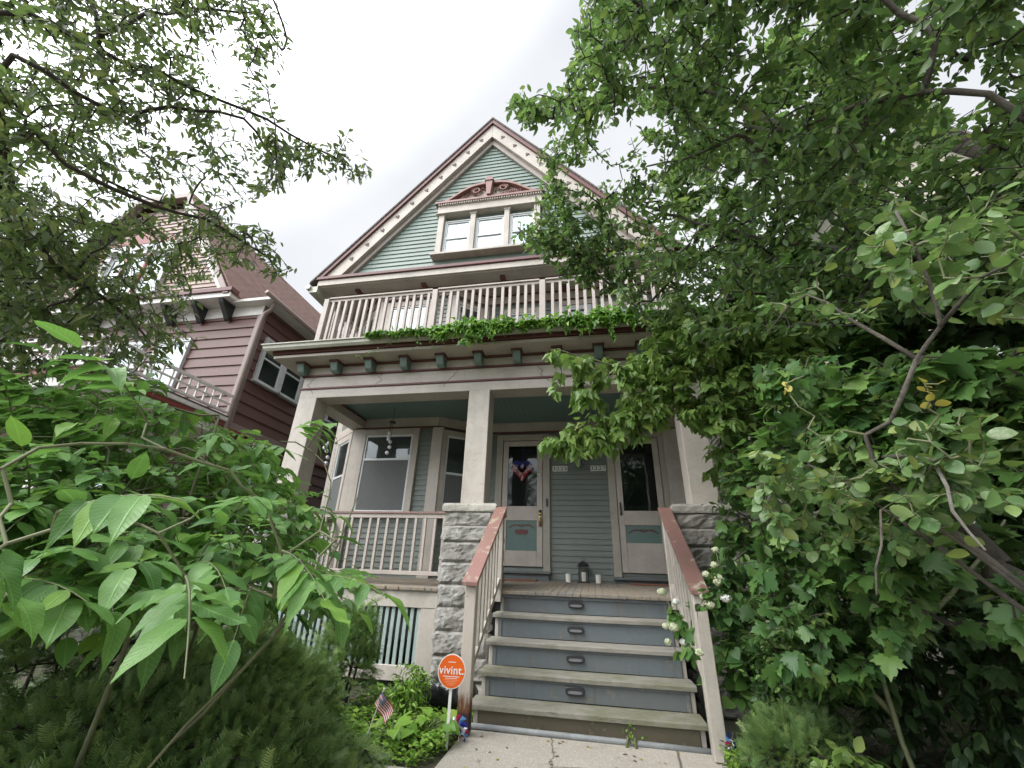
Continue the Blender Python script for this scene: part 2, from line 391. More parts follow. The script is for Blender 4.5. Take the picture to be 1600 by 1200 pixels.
# ground-floor and upper wall facets: (start x,y) (end x,y)
facets = [((-5.37, 2.50), (BXL, BY)), ((BXL, BY), (BXR, BY)), ((BXR, BY), (-2.0, 2.1)), ((-2.0, 2.1), (1.78, 2.1))]
def fr(a, b):
    ang = math.atan2(b[1]-a[1], b[0]-a[0]); return frame(a[0], a[1], 0, ang), math.hypot(b[0]-a[0], b[1]-a[1])
wall = MB(); core = MB()
for i, (a, b) in enumerate(facets):
    M, L = fr(a, b)
    siding(wall, M, 0, L, 1.0, 3.78, .093)
    siding(wall, M, 0, L, 4.7, 6.92, .105)
wall.build('wall', SIDELOW, H)
# solid body behind the boards
core = MB()
out_ = [(-5.37, 2.53), (BXL+.01, BY+.03), (BXR-.01, BY+.03), (-2.0, 2.13), (1.75, 2.13), (1.75, 12), (-5.37, 12)]
nn_ = len(out_); core.add([(x, y, 0) for x, y in out_]+[(x, y, 7.05) for x, y in out_],
    [tuple(range(nn_-1, -1, -1)), tuple(range(nn_, 2*nn_))]+[(i, (i+1) % nn_, (i+1) % nn_+nn_, i+nn_) for i in range(nn_)])
core.build('wall', SIDELOW, H)
sw = MB(); siding(sw, frame(-5.39, 12, 0, -math.pi/2), 0, 9.2, .3, 7.0, .12); siding(sw, frame(1.78, 2.15, 0, math.pi/2), 0, 9.8, .3, 7.0, .12)
sw.build('side_wall', SIDELOW, H)
# wall frieze under the porch ceiling, second-floor frieze under the gable soffit
for (z0, z1, mat, o_) in ((3.78, 3.97, CREAM, .03), (3.755, 3.785, MAROON, .045), (6.86, 7.06, CREAM, .03), (6.83, 6.86, MAROON, .045), (7.06, 7.09, MAROON, .05)):
    m = MB()
    for i, (a, b) in enumerate(facets):
        if i == 0 and z0 < 4: a = facets[0][0]
        M, L = fr(a, b); m.box(0, L, -o_, .002, z0, z1, M)
    m.build('frieze', mat, H)
for (x, y) in ((BXL, BY), (BXR, BY), (-1.98, 2.1)):
    corner(x, y, 1.1, 3.755, w=.105 if x < -2 else .05); corner(x, y, 4.7, 6.83, w=.10 if x < -2 else .05)
corner(-5.32, 2.50, .9, 6.83)
# ground-floor windows
MF, LF = fr(*facets[1])
window(H, MF, -4.10-BXL, -3.13-BXL, 2.18, 3.62, 3.14, tw=.12, back=SCREENDK, screen=True)
ML, LL = fr(*facets[0])
window(H, ML, .43, 1.08, 2.18, 3.62, 2.90, tw=.12, back=SCREENDK, screen=True)
MR, LR = fr(*facets[2])
window(H, MR, .17, .60, 2.18, 3.62, 2.90, tw=.10, back=SCREENDK, screen=True)
# upper windows
window(H, MF, .24, 1.10, 5.35, 6.62, 6.0, tw=.12, back=BLIND, glass=GLASSU)
window(H, ML, .42, 1.08, 5.35, 6.62, 6.0, tw=.12, back=BLIND, glass=GLASSU)
window(H, MR, .14, .66, 5.2, 6.62, 6.0, tw=.09, back=BLIND)
MM, LM = fr(*facets[3])
window(H, MM, .45, 1.15, 5.2, 6.55, 5.9, tw=.12, back=BLIND, glass=GLASSU)
window(H, MM, 2.75, 3.45, 5.2, 6.55, 5.9, tw=.12, back=BLIND, glass=GLASSU)
# balcony door (white) in the upper wall
m = MB(); m.box(1.55, 1.67, -.05, 0, 4.7, 6.8, MM); m.box(2.38, 2.50, -.05, 0, 4.7, 6.8, MM); m.box(1.67, 2.38, -.05, 0, 6.68, 6.8, MM)
bd = m.build('balcony_door', CREAM, H, bevel=.004)
m = MB(); m.box(1.68, 2.37, -.040, -.002, 4.7, 5.35, MM); m.box(1.68, 1.79, -.035, -.002, 5.35, 6.67, MM); m.box(2.26, 2.37, -.035, -.002, 5.35, 6.67, MM); m.box(1.79, 2.26, -.035, -.002, 6.55, 6.67, MM)
m.build('leaf', WHITE, bd, bevel=.004)
m = MB(); m.box(1.79, 2.26, -.032, -.028, 5.35, 6.55, MM); m.build('pane', GLASS, bd)
m = MB(); m.box(1.79, 2.26, -.024, -.003, 5.35, 6.55, MM); m.build('blind', BLIND, bd)

# ------------------------------------------------------------------ front doors
def scroll(mb, cx, cz, w, M, y0, y1):
    """winged scroll ornament of an etched door panel"""
    for s in (-1, 1):
        pts = [(0, .012), (.10, .035), (.22, .045), (.33, .030), (.42, -.002), (.50, -.012), (.44, .018), (.36, .052), (.24, .075), (.10, .062), (0, .040)]
        mb.prism([(cx+s*a*w, cz+b*w*1.7) for a, b in (pts if s > 0 else pts[::-1])], y0, y1, M)
    for k in range(-2, 3): mb.ball(tuple(M @ Vector((cx+k*.062*w, y0, cz+.12*w-abs(k)*.008))), .022*w, 8, 5)
def door(x0, x1, z0, z1, glass_top, glass_bot, p2t, p2b, hinge_left, name, lab, plaque=True):
    M = frame(0, 2.1, 0, 0)
    f = MB(); f.box(x0-.125, x0, -.06, 0, z0-.07, z1+.12, M); f.box(x1, x1+.125, -.06, 0, z0-.07, z1+.12, M); f.box(x0, x1, -.06, 0, z1, z1+.12, M)
    d = f.build(name, FRAME_BROWN, H, bevel=.005, label=lab)
    s = MB(); s.box(x0-.14, x1+.14, -.12, 0, z0-.11, z0-.07, M); s.box(x0-.10, x1+.10, -.07, 0, 1.12, z0-.11, M); s.build('threshold', RISER, d, bevel=.004)
    a = MB(); q = .10; w0, w1 = x0+.01, x1-.01
    a.box(w0, w0+q, -.045, -.01, z0, z1-.01, M); a.box(w1-q, w1, -.045, -.01, z0, z1-.01, M)
    for (b0, b1) in ((glass_top, z1-.01), (p2t, glass_bot), (z0, p2b)): a.box(w0+q, w1-q, -.0448, -.01, b0, b1, M)
    a.build('leaf', CREAM, d, bevel=.005)
    b = MB(); b.box(w0+q, w1-q, -.034, -.030, glass_bot, glass_top, M); b.build('pane', GLASS, d)
    b = MB(); b.box(w0+q, w1-q, -.024, -.002, glass_bot, glass_top, M); b.build('unlit_void_black', SHADEBLK, d)  # black sheet behind the glass; the unlit hall's shade is its colour
    b = MB(); b.box(w0+q, w1-q, -.028, -.02, p2b, p2t, M); b.build('lower_panel', TEALP, d, bevel=.003)
    o = MB(); cx = (x0+x1)/2; scroll(o, cx, p2t-.125, .66*(x1-x0), M, -.034, -.0285)
    if plaque:
        o.prism([(cx-.12, p2t-.20), (cx-.12, p2t-.155), (cx-.05, p2t-.15), (cx, p2t-.145), (cx+.05, p2t-.15), (cx+.12, p2t-.155), (cx+.12, p2t-.20), (cx+.09, p2t-.235), (cx-.09, p2t-.235)][::-1], -.034, -.0285, M)
    o.build('panel_ornament', MAROON, d)
    return d, M
TEALP = plain('teal_panel', (.11, .17, .155), .35)
d1, MD = door(-1.47, -.70, 1.37, 3.60, 3.49, 2.37, 2.12, 1.62, True, 'front_door', 'left front door with heart wreath and brass lock')
k = MB(); k.box(-.775, -.725, -.058, -.046, 2.02, 2.30, MD); k.lathe([(.005, -.01), (.026, -.006), (.026, .006), (.005, .01)], (0, 0, 0), 14, Matrix.Translation((-.75, 2.03, 2.24)) @ Matrix.Rotation(math.pi/2, 4, 'X'))
k.tube([(-.75, 2.045, 2.16), (-.75, 2.00, 2.165), (-.75, 1.985, 2.12), (-.75, 1.99, 2.07)], .011, 8); k.ball((-.75, 1.995, 2.155), .024)
k.build('handle', BRASS, d1, smooth=True)
k = MB(); k.lathe([(.004, -.012), (.026, -.006), (.026, .008), (.004, .010)], (0, 0, 0), 14, Matrix.Translation((-.755, 2.052, 2.93)) @ Matrix.Rotation(math.pi/2, 4, 'X')); k.build('lock', plain('steel', (.6, .6, .6), .3, .9), d1, smooth=True)
d2, _ = door(.60, 1.40, 1.32, 3.60, 3.49, 2.30, 2.06, 1.78, False, 'front_door', 'right front door with tall glass pane and low kick panel', False)
k = MB(); k.tube([(.655, 2.055, 2.42), (.655, 2.02, 2.40), (.655, 2.02, 2.26), (.655, 2.055, 2.24)], .012, 8); k.box(.64, .67, 2.045, 2.056, 2.22, 2.44); k.build('handle', BLACK, d2)
for x in (-.625,):
    k = MB(); k.box(x-.018, x+.018, 2.02, 2.042, 2.36, 2.50); k.build('doorbell', BLACK, d1, bevel=.004)
# white mail-slot band on the pier side of the wall, right wall return of the porch
m = MB(); m.box(1.50, 1.78, 2.03, 2.10, 1.15, 3.755); m.build('corner_board', CREAMW, H, bevel=.005)

# ------------------------------------------------------------------ porch: posts, piers, beam, ceiling, floor
for i, x in enumerate(PX):
    m = MB(); m.box(x, x+PW, 0, PW, 2.09, 3.79)
    m.build('porch_post', CREAMW if i == 1 else CREAM, H, bevel=.006)
def pier(cx, name, mat, w=.66, y0=-.13, z1=1.985, lab=None):
    m = MB(); ch = [0, .13, .37, .62, .87, 1.12, 1.37, 1.61, 1.81, z1]
    cy = y0+w/2; nx, nz_ = 16, 8
    for side in range(4):
        M = Matrix.Translation((cx, cy, 0)) @ Matrix.Rotation(side*math.pi/2, 4, 'Z')
        for c in range(len(ch)-1):
            za, zb = ch[c]+.003, ch[c+1]-.003
            o = len(m.v); sd = random.uniform(0, 99)
            for j in range(nz_+1):
                for i in range(nx+1):
                    u, v = i/nx, j/nz_; x = -w/2+u*w; z = za+v*(zb-za)
                    e = min(u*w, (1-u)*w, v*(zb-za), (1-v)*(zb-za))
                    b = min(1, e/.024)
                    d = b*(.026+.034*noise.fractal((x*6+sd, z*5+sd, sd), 1, 2, 4)+.014*noise.noise((x*22, z*22, sd))) if e > .001 else 0
                    m.v.append(tuple(M @ Vector((x, -w/2-max(-.005, d), z))))
            for j in range(nz_):
                for i in range(nx):
                    a = o+j*(nx+1)+i; m.f.append((a, a+1, a+nx+2, a+nx+1))
    m.box(cx-w/2+.012, cx+w/2-.012, y0+.012, y0+w-.012, 0, z1)
    p = m.build(name, mat, H, label=lab)
    c = MB(); q = .035; o = 0; N = 14; hw = w/2+q
    # cap slab with slightly broken edges
    ring = []
    for s_ in range(4):
        for i in range(N):
            t = -1+2*i/N; x, y = (t, -1) if s_ == 0 else (1, t) if s_ == 1 else (-t, 1) if s_ == 2 else (-1, -t); ring.append((x, y))
    vs = []
    for (z, k_) in ((z1, .99), (z1+.02, 1.0), (z1+.075, 1.0), (z1+.105, .965)):
        for (x, y) in ring:
            j = .008*noise.noise((x*6+cx, y*6, z*30)); vs.append((cx+x*hw*k_+x*j, cy+y*hw*k_+y*j, z+.3*j))
    n_ = len(ring); fs = [(a*n_+i, a*n_+(i+1) % n_, (a+1)*n_+(i+1) % n_, (a+1)*n_+i) for a in range(3) for i in range(n_)]+[tuple(3*n_+i for i in range(n_)), tuple(range(n_-1, -1, -1))]
    c.add(vs, fs); c.build('cap_stone', CAP, p)
pier(-1.43, 'stone_pier', STONE); pier(-4.36, 'stone_pier', STONE); pier(1.50, 'stone_pier', STONER, w=.70, lab='dark right stone pier')

XL, XR = PX[0], PX[2]+PW
def uband(mb, oi, oo, z0, z1, dz=0):
    """mitred band round the porch footprint, from outward offset oi to oo (dz lowers the outer edge)"""
    def path(o): return [(XL-o, 2.6 if o > -.2 else 2.6), (XL-o, -o), (XR+o, -o), (XR+o, 2.1)]
    a, b = path(oi), path(oo); n = len(a)
    vs = [(x, y, z0) for x, y in a]+[(x, y, z0+dz) for x, y in b]+[(x, y, z1) for x, y in a]+[(x, y, z1) for x, y in b]
    fs = []
    for i in range(n-1):
        fs += [(i, i+1, n+i+1, n+i), (2*n+i, 3*n+i, 3*n+i+1, 2*n+i+1), (n+i, n+i+1, 3*n+i+1, 3*n+i), (i, 2*n+i, 2*n+i+1, i+1)]
    fs += [(0, n, 3*n, 2*n), (n-1, 3*n-1, 4*n-1, 2*n-1)]
    return mb.add(vs, fs)
m = MB(); uband(m, -PW, 0, 3.785, 3.935); uband(m, -PW+.01, -.004, 3.965, 4.165); uband(m, -PW+.01, .01, 4.195, 4.33); m.build('porch_beam', CREAM, H, bevel=.004)
m = MB(); uband(m, -.3, .022, 3.935, 3.965); uband(m, -.3, .03, 4.165, 4.195); uband(m, -.3, .045, 4.33, 4.362)
uband(m, -PW-.02, -PW+.01, 3.925, 3.95)
m.build('red_moulding', MAROON, H, bevel=.003)
m = MB(); uband(m, -.32, .37, 4.362, 4.41); m.build('soffit_board', CREAM, H, bevel=.004)
m = MB(); vs = []; uband(m, -.3, .36, 4.41, 4.425); uband(m, -.3, .395, 4.425, 4.50); m.build('cornice', MAROON, H, bevel=.01)
m = MB()
prof = [(.40, 4.50), (.43, 4.47), (.47, 4.455), (.50, 4.49), (.505, 4.53), (.53, 4.545), (.53, 4.56), (.50, 4.56)]
for (o1, z1), (o2, z2) in zip(prof[:-1], prof[1:]):
    def pth(o, z): return [(XL-o, 2.6, z), (XL-o, -o, z), (XR+o, -o, z), (XR+o, 2.1, z)]
    m.add(pth(o1, z1)+pth(o2, z2), [(0, 1, 5, 4), (1, 2, 6, 5), (2, 3, 7, 6)])
m.build('gutter', GUTTER, H)
# porch roof deck
m = MB(); m.add([(XL-.45, -.45, 4.535), (XR+.45, -.45, 4.535), (XR+.45, 2.6, 4.70), (XL-.45, 2.6, 4.70), (XL-.45, -.45, 4.50), (XR+.45, -.45, 4.50), (XR+.45, 2.6, 4.50), (XL-.45, 2.6, 4.50)],
    [(0, 1, 2, 3), (7, 6, 5, 4), (0, 4, 5, 1), (1, 5, 6, 2), (2, 6, 7, 3), (3, 7, 4, 0)]); m.build('balcony_deck', ROOFG, H)
# brackets
for i in range(11):
    x = -4.50+.608*i
    if x > 1.7: break
    m = MB(); M = Matrix.Translation((x, 0, 0)) @ Matrix.Rotation(math.pi/2, 4, 'Z')
    m.prism([(-.01, 4.20), (-.07, 4.165), (-.12, 4.17), (-.16, 4.20), (-.18, 4.25), (-.20, 4.30), (-.20, 4.335), (-.01, 4.335)], -.06, .06, M)
    b = m.build('bracket', TEALDK, H, bevel=.006)
    m = MB(); m.box(x-.085, x+.085, -.225, -.01, 4.335, 4.361); m.build('bracket_cap', MAROON, b, bevel=.004)
# ceiling with fine tongue and groove boards
m = MB()
for i in range(int((XR-XL-.6)/.09)+1):
    x = XL+.3+i*.09; m.box(x+.002, x+.088, .3, 2.6, 3.97, 3.985)
m.box(XL+.3, XR-.3, .3, 2.6, 3.975, 3.99); m.build('porch_ceiling', CEIL, H)
# floor boards
m = MB(); x = -4.72
while x < 1.80:
    wd = .084; d_ = random.uniform(-.006, .006); e = random.uniform(-.02, .006)
    y0, y1 = -.13+e, 2.12
    m.add([(x, y0, zfloor(y0)-.035), (x+wd, y0, zfloor(y0)-.035), (x+wd, y1, zfloor(y1)-.035), (x, y1, zfloor(y1)-.035),
           (x, y0, zfloor(y0)+d_*.3), (x+wd, y0, zfloor(y0)+d_*.3), (x+wd, y1, zfloor(y1)), (x, y1, zfloor(y1))],
          [(0, 3, 2, 1), (4, 5, 6, 7), (0, 1, 5, 4), (1, 2, 6, 5), (2, 3, 7, 6), (3, 0, 4, 7)]); x += .087
m.build('porch_floor', DECK, H, bevel=.003)
m = MB(); m.box(-4.68, 1.75, -.06, 2.1, .5, 1.03); m.build('porch_base', SHADEBLK, H)  # solid black block; shade under the porch put into its colour
# skirt: frieze board, stiles and slats over the black block
m = MB(); m.box(-4.05, -1.76, -.10, -.062, .84, 1.02); m.box(-4.05, -1.76, -.115, -.062, 1.02, 1.035)
m.box(-1.97, -1.76, -.095, -.062, .10, .84); m.box(-4.05, -1.97, -.095, -.062, .08, .235); m.box(-3.05, -2.9, -.094, -.062, .235, .84)
m.box(-1.99, -1.97, -.08, -.03, .235, .84)
sk = m.build('porch_skirt', CREAM, H, bevel=.005)
x = -4.02; s = 0
while x < -2.02:
    if not (-3.10 < x < -2.9):
        m = MB(); m.box(x, x+.046, -.075, -.055, .22, .85); m.build('slat', LATT, sk, bevel=.003)
    x += .083
# left side skirt
m = MB(); m.box(-4.70, -4.66, .2, 2.7, 0, 1.02); m.build('side_skirt', CREAM, H)

# ------------------------------------------------------------------ railings
def railing(name, P0, P1, ztop, zbot, sp=.139, bw=.036, mat=PINKISH, capmat=None, capw=.075, lab=None):
    P0, P1 = Vector((*P0, 0)), Vector((*P1, 0)); d = P1-P0; L = d.length; M = frame(P0.x, P0.y, 0, math.atan2(d.y, d.x))
    m = MB(); m.box(0, L, -.022, .022, ztop-.075, ztop-.02, M)
    r = m.build(name, mat, H, bevel=.003, label=lab)
    m = MB(); m.box(0, L, -.022, .022, zbot, zbot+.05, M); m.build('bottom_rail', mat, r, bevel=.003)
    m = MB(); m.box(0, L, -capw/2, capw/2, ztop-.02, ztop+.012, M); m.build('cap_rail', capmat or mat, r, bevel=.004)
    n = int(L/sp); off = (L-(n-1)*sp)/2
    m = MB(); m.box(-bw/2, bw/2, -bw/2, bw/2, 0, ztop-.075-zbot-.05)
    me = None
    for i in range(n):
        q = M @ Vector((off+i*sp+random.uniform(-.004, .004), 0, 0))
        if me is None:
            b = m.build('baluster', mat, r, bevel=.003); Lr = root_loc(r)
            for v in b.data.vertices: v.co += Lr
            me = b
        else: b = me.copy(); col.objects.link(b)
        b.location = Vector((q.x, q.y, zbot+.05))-root_loc(r); b.rotation_euler = (random.uniform(-.008, .008), random.uniform(-.008, .008), math.atan2(d.y, d.x))
    return r
railing('porch_railing', (-4.02, .14), (-1.77, .14), 2.0, 1.20, capmat=paint('brown_cap_paint', (.20, .12, .10), peel=.35, dirt=.4))
railing('porch_railing', (-4.44, .5), (-4.44, 2.1), 2.0, 1.22, capmat=bpy.data.materials['brown_cap_paint'])
BP = (-4.57, -2.42, -.49, 1.60)
for x in BP:
    m = MB(); m.box(x-.05, x+.05, .10, .20, 4.58, 5.87); m.build('balcony_post', PINKISH, H, bevel=.005)
for a, b in zip(BP[:-1], BP[1:]):
    railing('balcony_railing', (a+.05, .15), (b-.05, .15), 5.88, 4.72, sp=.135, bw=.05, capw=.10)
railing('balcony_railing', (-4.57, .2), (-4.57, 2.5), 5.88, 4.75, sp=.135, bw=.05, capw=.10)
railing('balcony_railing', (1.60, .2), (1.60, 2.1), 5.88, 4.75, sp=.135, bw=.05, capw=.10)

# ------------------------------------------------------------------ gable
GY = 1.2; GX = -1.9; ZP = 12.05; ZE = 7.28; HW = 3.95; SLP = (ZP-ZE)/HW
def zr(x, off=0): return ZP-off-SLP*abs(x-GX)
m = MB(); siding(m, frame(0, GY+.14, 0, 0), 0, 0, 7.28, 11.45, .118, lap=.02, xl=lambda z: GX-(ZP-.45-z)/SLP, xr=lambda z: GX+(ZP-.45-z)/SLP)
m.build('gable_wall', TEAL, H)
m = MB(); m.prism([(GX-HW+.3, 7.1), (GX+HW-.3, 7.1), (GX, ZP-.4)], GY+.16, 2.2); m.build('gable_wall', TEAL, H)
def rake(o0, o1, y0, y1, mat, name, x_end=HW, z_cut=None):
    """band under the roof edge between vertical offsets o0 and o1"""
    m = MB()
    for s_ in (-1, 1):
        xe = GX+s_*x_end
        pts = [(GX, ZP-o0), (xe, zr(xe, o0)), (xe, zr(xe, o1)), (GX, ZP-o1)]
        if z_cut:
            xc0 = GX+s_*(ZP-o0-z_cut)/SLP; xc1 = GX+s_*(ZP-o1-z_cut)/SLP
            pts = [(GX, ZP-o0), (xc0, z_cut), (xc1, z_cut), (GX, ZP-o1)]
        m.prism(pts if s_ < 0 else pts[::-1], y0, y1)
    return m.build(name, mat, H, bevel=.004)
rake(-.02, .13, GY-.08, GY+.3, MAROON, 'rake_moulding', z_cut=7.26)
rake(.13, .60, GY-.03, GY+.14, CREAM, 'rake_board', z_cut=7.34)
rake(.60, .78, GY+.06, GY+.14, paint('grey_brown_paint', (.33, .29, .26), dirt=.3), 'rake_moulding', z_cut=7.34)
# trefoil holes of the rake boards: raised discs, the holes' shade as dark colour
TREF = plain('trefoil_shadow_paint', (.10, .06, .055), .7)
for s_ in (-1, 1):
    for i in range(11):
        t = .07+.082*i; x = GX+s_*HW*t; z = zr(x, .36)
        if z < 7.55: continue
        m = MB()
        for a in range(3):
            an = math.pi/2+a*2*math.pi/3+s_*.6
            m.lathe([(.026, 0), (.026, .012)], (0, 0, 0), 10, Matrix.Translation((x+.030*math.cos(an), GY-.030, z+.030*math.sin(an))) @ Matrix.Rotation(math.pi/2, 4, 'X'))
        m.build('trefoil', TREF, H)
# horizontal cornice at the gable's foot
m = MB(); m.box(GX-HW+.02, GX+HW-.02, GY-.09, GY+.14, 7.26, 7.345); m.build('gable_cornice', MAROON, H, bevel=.01)
m = MB(); m.box(GX-HW+.05, GX+HW-.05, GY-.05, GY+.14, 7.11, 7.26); m.build('gable_fascia', CREAM, H, bevel=.004)
m = MB(); m.box(GX-HW+.05, GX+HW-.05, GY+.0, 2.75, 7.09, 7.11); m.box(GX-HW+.05, -5.3, 2.75, 12, 7.09, 7.11); m.box(1.7, GX+HW-.05, 2.75, 12, 7.09, 7.11); m.build('eave_soffit', CREAM, H)
m = MB()
for x in (-4.9, -3.3, -1.5, -.2, 1.2): m.box(x-.05, x+.05, GY+.15, 2.2, 7.04, 7.09)
m.box(GX-HW+.5, GX+HW-.5, GY+.35, GY+.38, 7.06, 7.09); m.build('soffit_moulding', MAROON, H)
# roof planes
for s_ in (-1, 1):
    m = MB(); xe = GX+s_*(HW+.12); ze = ZP-SLP*(HW+.12)
    t = .06
    m.add([(GX, GY-.10, ZP+.02), (xe, GY-.10, ze+.02), (xe, 12.5, ze+.02), (GX, 12.5, ZP+.02), (GX, GY-.10, ZP+.02+t), (xe, GY-.10, ze+.02+t), (xe, 12.5, ze+.02+t), (GX, 12.5, ZP+.02+t)],
          [(0, 1, 2, 3), (7, 6, 5, 4), (0, 4, 5, 1), (1, 5, 6, 2), (2, 6, 7, 3), (3, 7, 4, 0)])
    m.uv = lambda p: (p[1], math.hypot(p[0]-GX, p[2]-ZP)); m.build('roof', ROOFG, H)
    m = MB(); xg = xe+s_*.02; m.tube([(xg, GY-.1, ze-.06), (xg, 12.5, ze-.06)], .065, 8); m.box(min(xe, xe-s_*.2), max(xe, xe-s_*.2), GY-.05, 12.4, ze-.19, ze-.03); m.build('eave_gutter', GUTTER, H)
# gable window group
MG = frame(0, GY+.14, 0, 0)
m = MB()
m.box(-3.06, -2.92, -.16, 0, 7.72, 8.93, MG); m.box(-.80, -.66, -.16, 0, 7.72, 8.93, MG)
m.box(-3.10, -.62, -.18, 0, 8.93, 9.20, MG); m.box(-3.13, -.59, -.21, 0, 8.90, 8.93, MG)
m.box(-3.14, -.58, -.22, 0, 7.66, 7.72, MG)
for x in (-2.22, -1.42): m.box(x-.06, x+.06, -.15, 0, 7.72, 8.84, MG); m.box(x-.085, x+.085, -.16, 0, 8.84, 8.93, MG); m.box(x-.075, x+.075, -.157, 0, 7.72, 7.78, MG)
gw = m.build('gable_window', CREAMW, H, bevel=.006)
m = MB(); m.box(-2.92, -.80, -.008, -.002, 7.72, 8.93, MG); m.build('wall_panel', CREAM, gw)
for (a, b) in ((-2.88, -2.31), (-2.13, -1.51), (-1.33, -.84)):
    window(gw, frame(0, GY+.13, 0, 0), a, b, 7.76, 8.72, 8.22, tw=.03, back=BLIND, glass=GLASSU, sill=False, name='sash_window', trim=ALU)
m = MB(); m.box(-3.17, -.55, -.24, 0, 9.20, 9.26, MG)
# arched pediment rim: swept swan-neck
def arc(t): # t in -1..1 -> (x,z)
    return (-1.86+t*1.24, 9.26+.50*(.5+.5*math.cos(math.pi*abs(t)**1.45)))
for s_ in (-1, 1):
    P = [arc(s_*(.06+.94*i/22)) for i in range(23)]
    for i in range(22):
        (xa, za), (xb, zb) = P[i], P[i+1]
        q = [(xa, za), (xb, zb), (xb, max(9.26, zb-.07)), (xa, za-.07)]
        m.prism(q if s_ < 0 else q[::-1], -.22, 0, MG)
m.build('pediment', ORN, gw, bevel=.004)
m = MB(); P = [arc(-1+2*i/40) for i in range(41)]
m.prism([(x, max(9.27, z-.07)) for x, z in P][::-1]+[(-3.0, 9.262), (-.72, 9.262)], -.10, 0, MG); m.build('tympanum', CREAM, gw)
m = MB(); rr = random.Random(3)
for s_ in (-1, 1):
    sp = [(-1.86+s_*(.34+.115*math.cos(a)*(1-a/14)), GY-.02, 9.55+.10*math.sin(a)*(1-a/14)) for a in [i*.45 for i in range(20)]]
    m.tube(sp, .026, 7)
    for i in range(26):
        t = rr.uniform(.12, .82); x, z = arc(s_*t); h_ = z-.09-9.28
        if h_ < .03: continue
        cx_, cz_ = x, 9.29+rr.uniform(.05, .95)*h_; r_ = rr.uniform(.035, .06); a0 = rr.uniform(0, 6)
        m.tube([(cx_+r_*math.cos(a0+k*.8)*(1-.08*k), GY+rr.uniform(-.01, .02), cz_+r_*math.sin(a0+k*.8)*(1-.08*k)) for k in range(6)], .014, 5)
m.build('scroll_carving', ORN, gw, smooth=True)
m = MB(); m.prism([(-1.91, 9.28), (-1.81, 9.28), (-1.775, 9.72), (-1.945, 9.72)], -.27, 0, MG); m.prism([(-1.97, 9.72), (-1.75, 9.72), (-1.755, 9.77), (-1.80, 9.84), (-1.86, 9.86), (-1.92, 9.84), (-1.965, 9.77)], -.29, 0, MG)
m.build('keystone', ORN, gw, bevel=.01)
m = MB()
for i in range(44): m.box(-3.08+i*.0565, -3.05+i*.0565, -.225, -.18, 9.15, 9.198, MG)
m.box(-3.09, -.59, -.19, -.175, 9.14, 9.199, MG)
m.build('dentil_row', CREAMW, gw)

# ------------------------------------------------------------------ stairs
TZ = [.196, .400, .6235, .852, 1.07]; YS = -.0907; TR = .2575; SX0, SX1 = -.975, .975
stc = thing('staircase', None, None, (0, -.6, 0)); stc.parent = H; stc.location = Vector((0, -.6, 0))-H.location
for s_ in (SX0-.005, SX1-.035):
    prof = [(YS-4*TR+.02, .03)]
    for kk in range(5):
        y = YS-TR*(4-kk)+.02; prof += [(y, TZ[kk]-.05)] if kk == 0 else [(y, TZ[kk-1]-.05), (y, TZ[kk]-.05)]
    prof += [(.0, TZ[4]-.05), (.0, .03)]
    M = Matrix.Translation((s_, 0, 0)) @ Matrix.Rotation(math.pi/2, 4, 'Z')
    st = MB(); st.prism([(y, z) for y, z in prof], -.04, 0, M); st.build('stringer', CREAMW, stc, bevel=.004)
for kk in range(5):
    y = YS-TR*(4-kk); zb = TZ[kk-1] if kk else .03; zt = TZ[kk]-.045
    m = MB(); m.box(SX0+.04, SX1-.04, y+.012, y+.04, zb, zt)
    if kk: # raised border round the painted riser
        m.box(SX0+.04, SX1-.04, y+.002, y+.012, zt-.028, zt); m.box(SX0+.04, SX0+.075, y+.003, y+.012, zb, zt-.028); m.box(SX1-.075, SX1-.04, y+.003, y+.012, zb, zt-.028)
    m.build('riser', RISER if kk else RISERM, stc, bevel=.003, label=None if kk else 'mossy brown bottom riser')
    if kk < 4:
        m = MB(); N = 26; ya, yb = y-.025, y+TR+.005; th = .042
        x0, x1 = SX0-.03-(.02 if kk == 0 else 0), SX1+.02
        # plank with worn uneven nose, in two boards
        for (p, q) in ((ya, ya+.135), (ya+.139, yb)):
            vs = []
            for i in range(N+1):
                x = x0+(x1-x0)*i/N; jn = (.004*noise.noise((x*5, kk*9.1, 1))+.002*noise.noise((x*22, kk*3, 5))) if p == ya else 0; sg = -.004*math.sin(math.pi*i/N)
                vs += [(x, p+jn+.006, TZ[kk]+sg), (x, p+jn, TZ[kk]-.010+sg), (x, p+jn+.001, TZ[kk]-th+sg), (x, q, TZ[kk]-th+sg), (x, q, TZ[kk]+sg)]
            fs = [(5*i+a, 5*i+(a+1) % 5, 5*i+5+(a+1) % 5, 5*i+5+a) for i in range(N) for a in range(5)]+[(4, 3, 2, 1, 0), tuple(5*N+a for a in range(5))]
            m.add(vs, [f[::-1] for f in fs])
        m.build('tread', TREADM if kk < 2 else TREAD, stc)
m = MB(); m.box(SX0+.02, SX1-.02, -.10, -.02, 1.0, 1.034); m.build('nosing', RISER, stc)
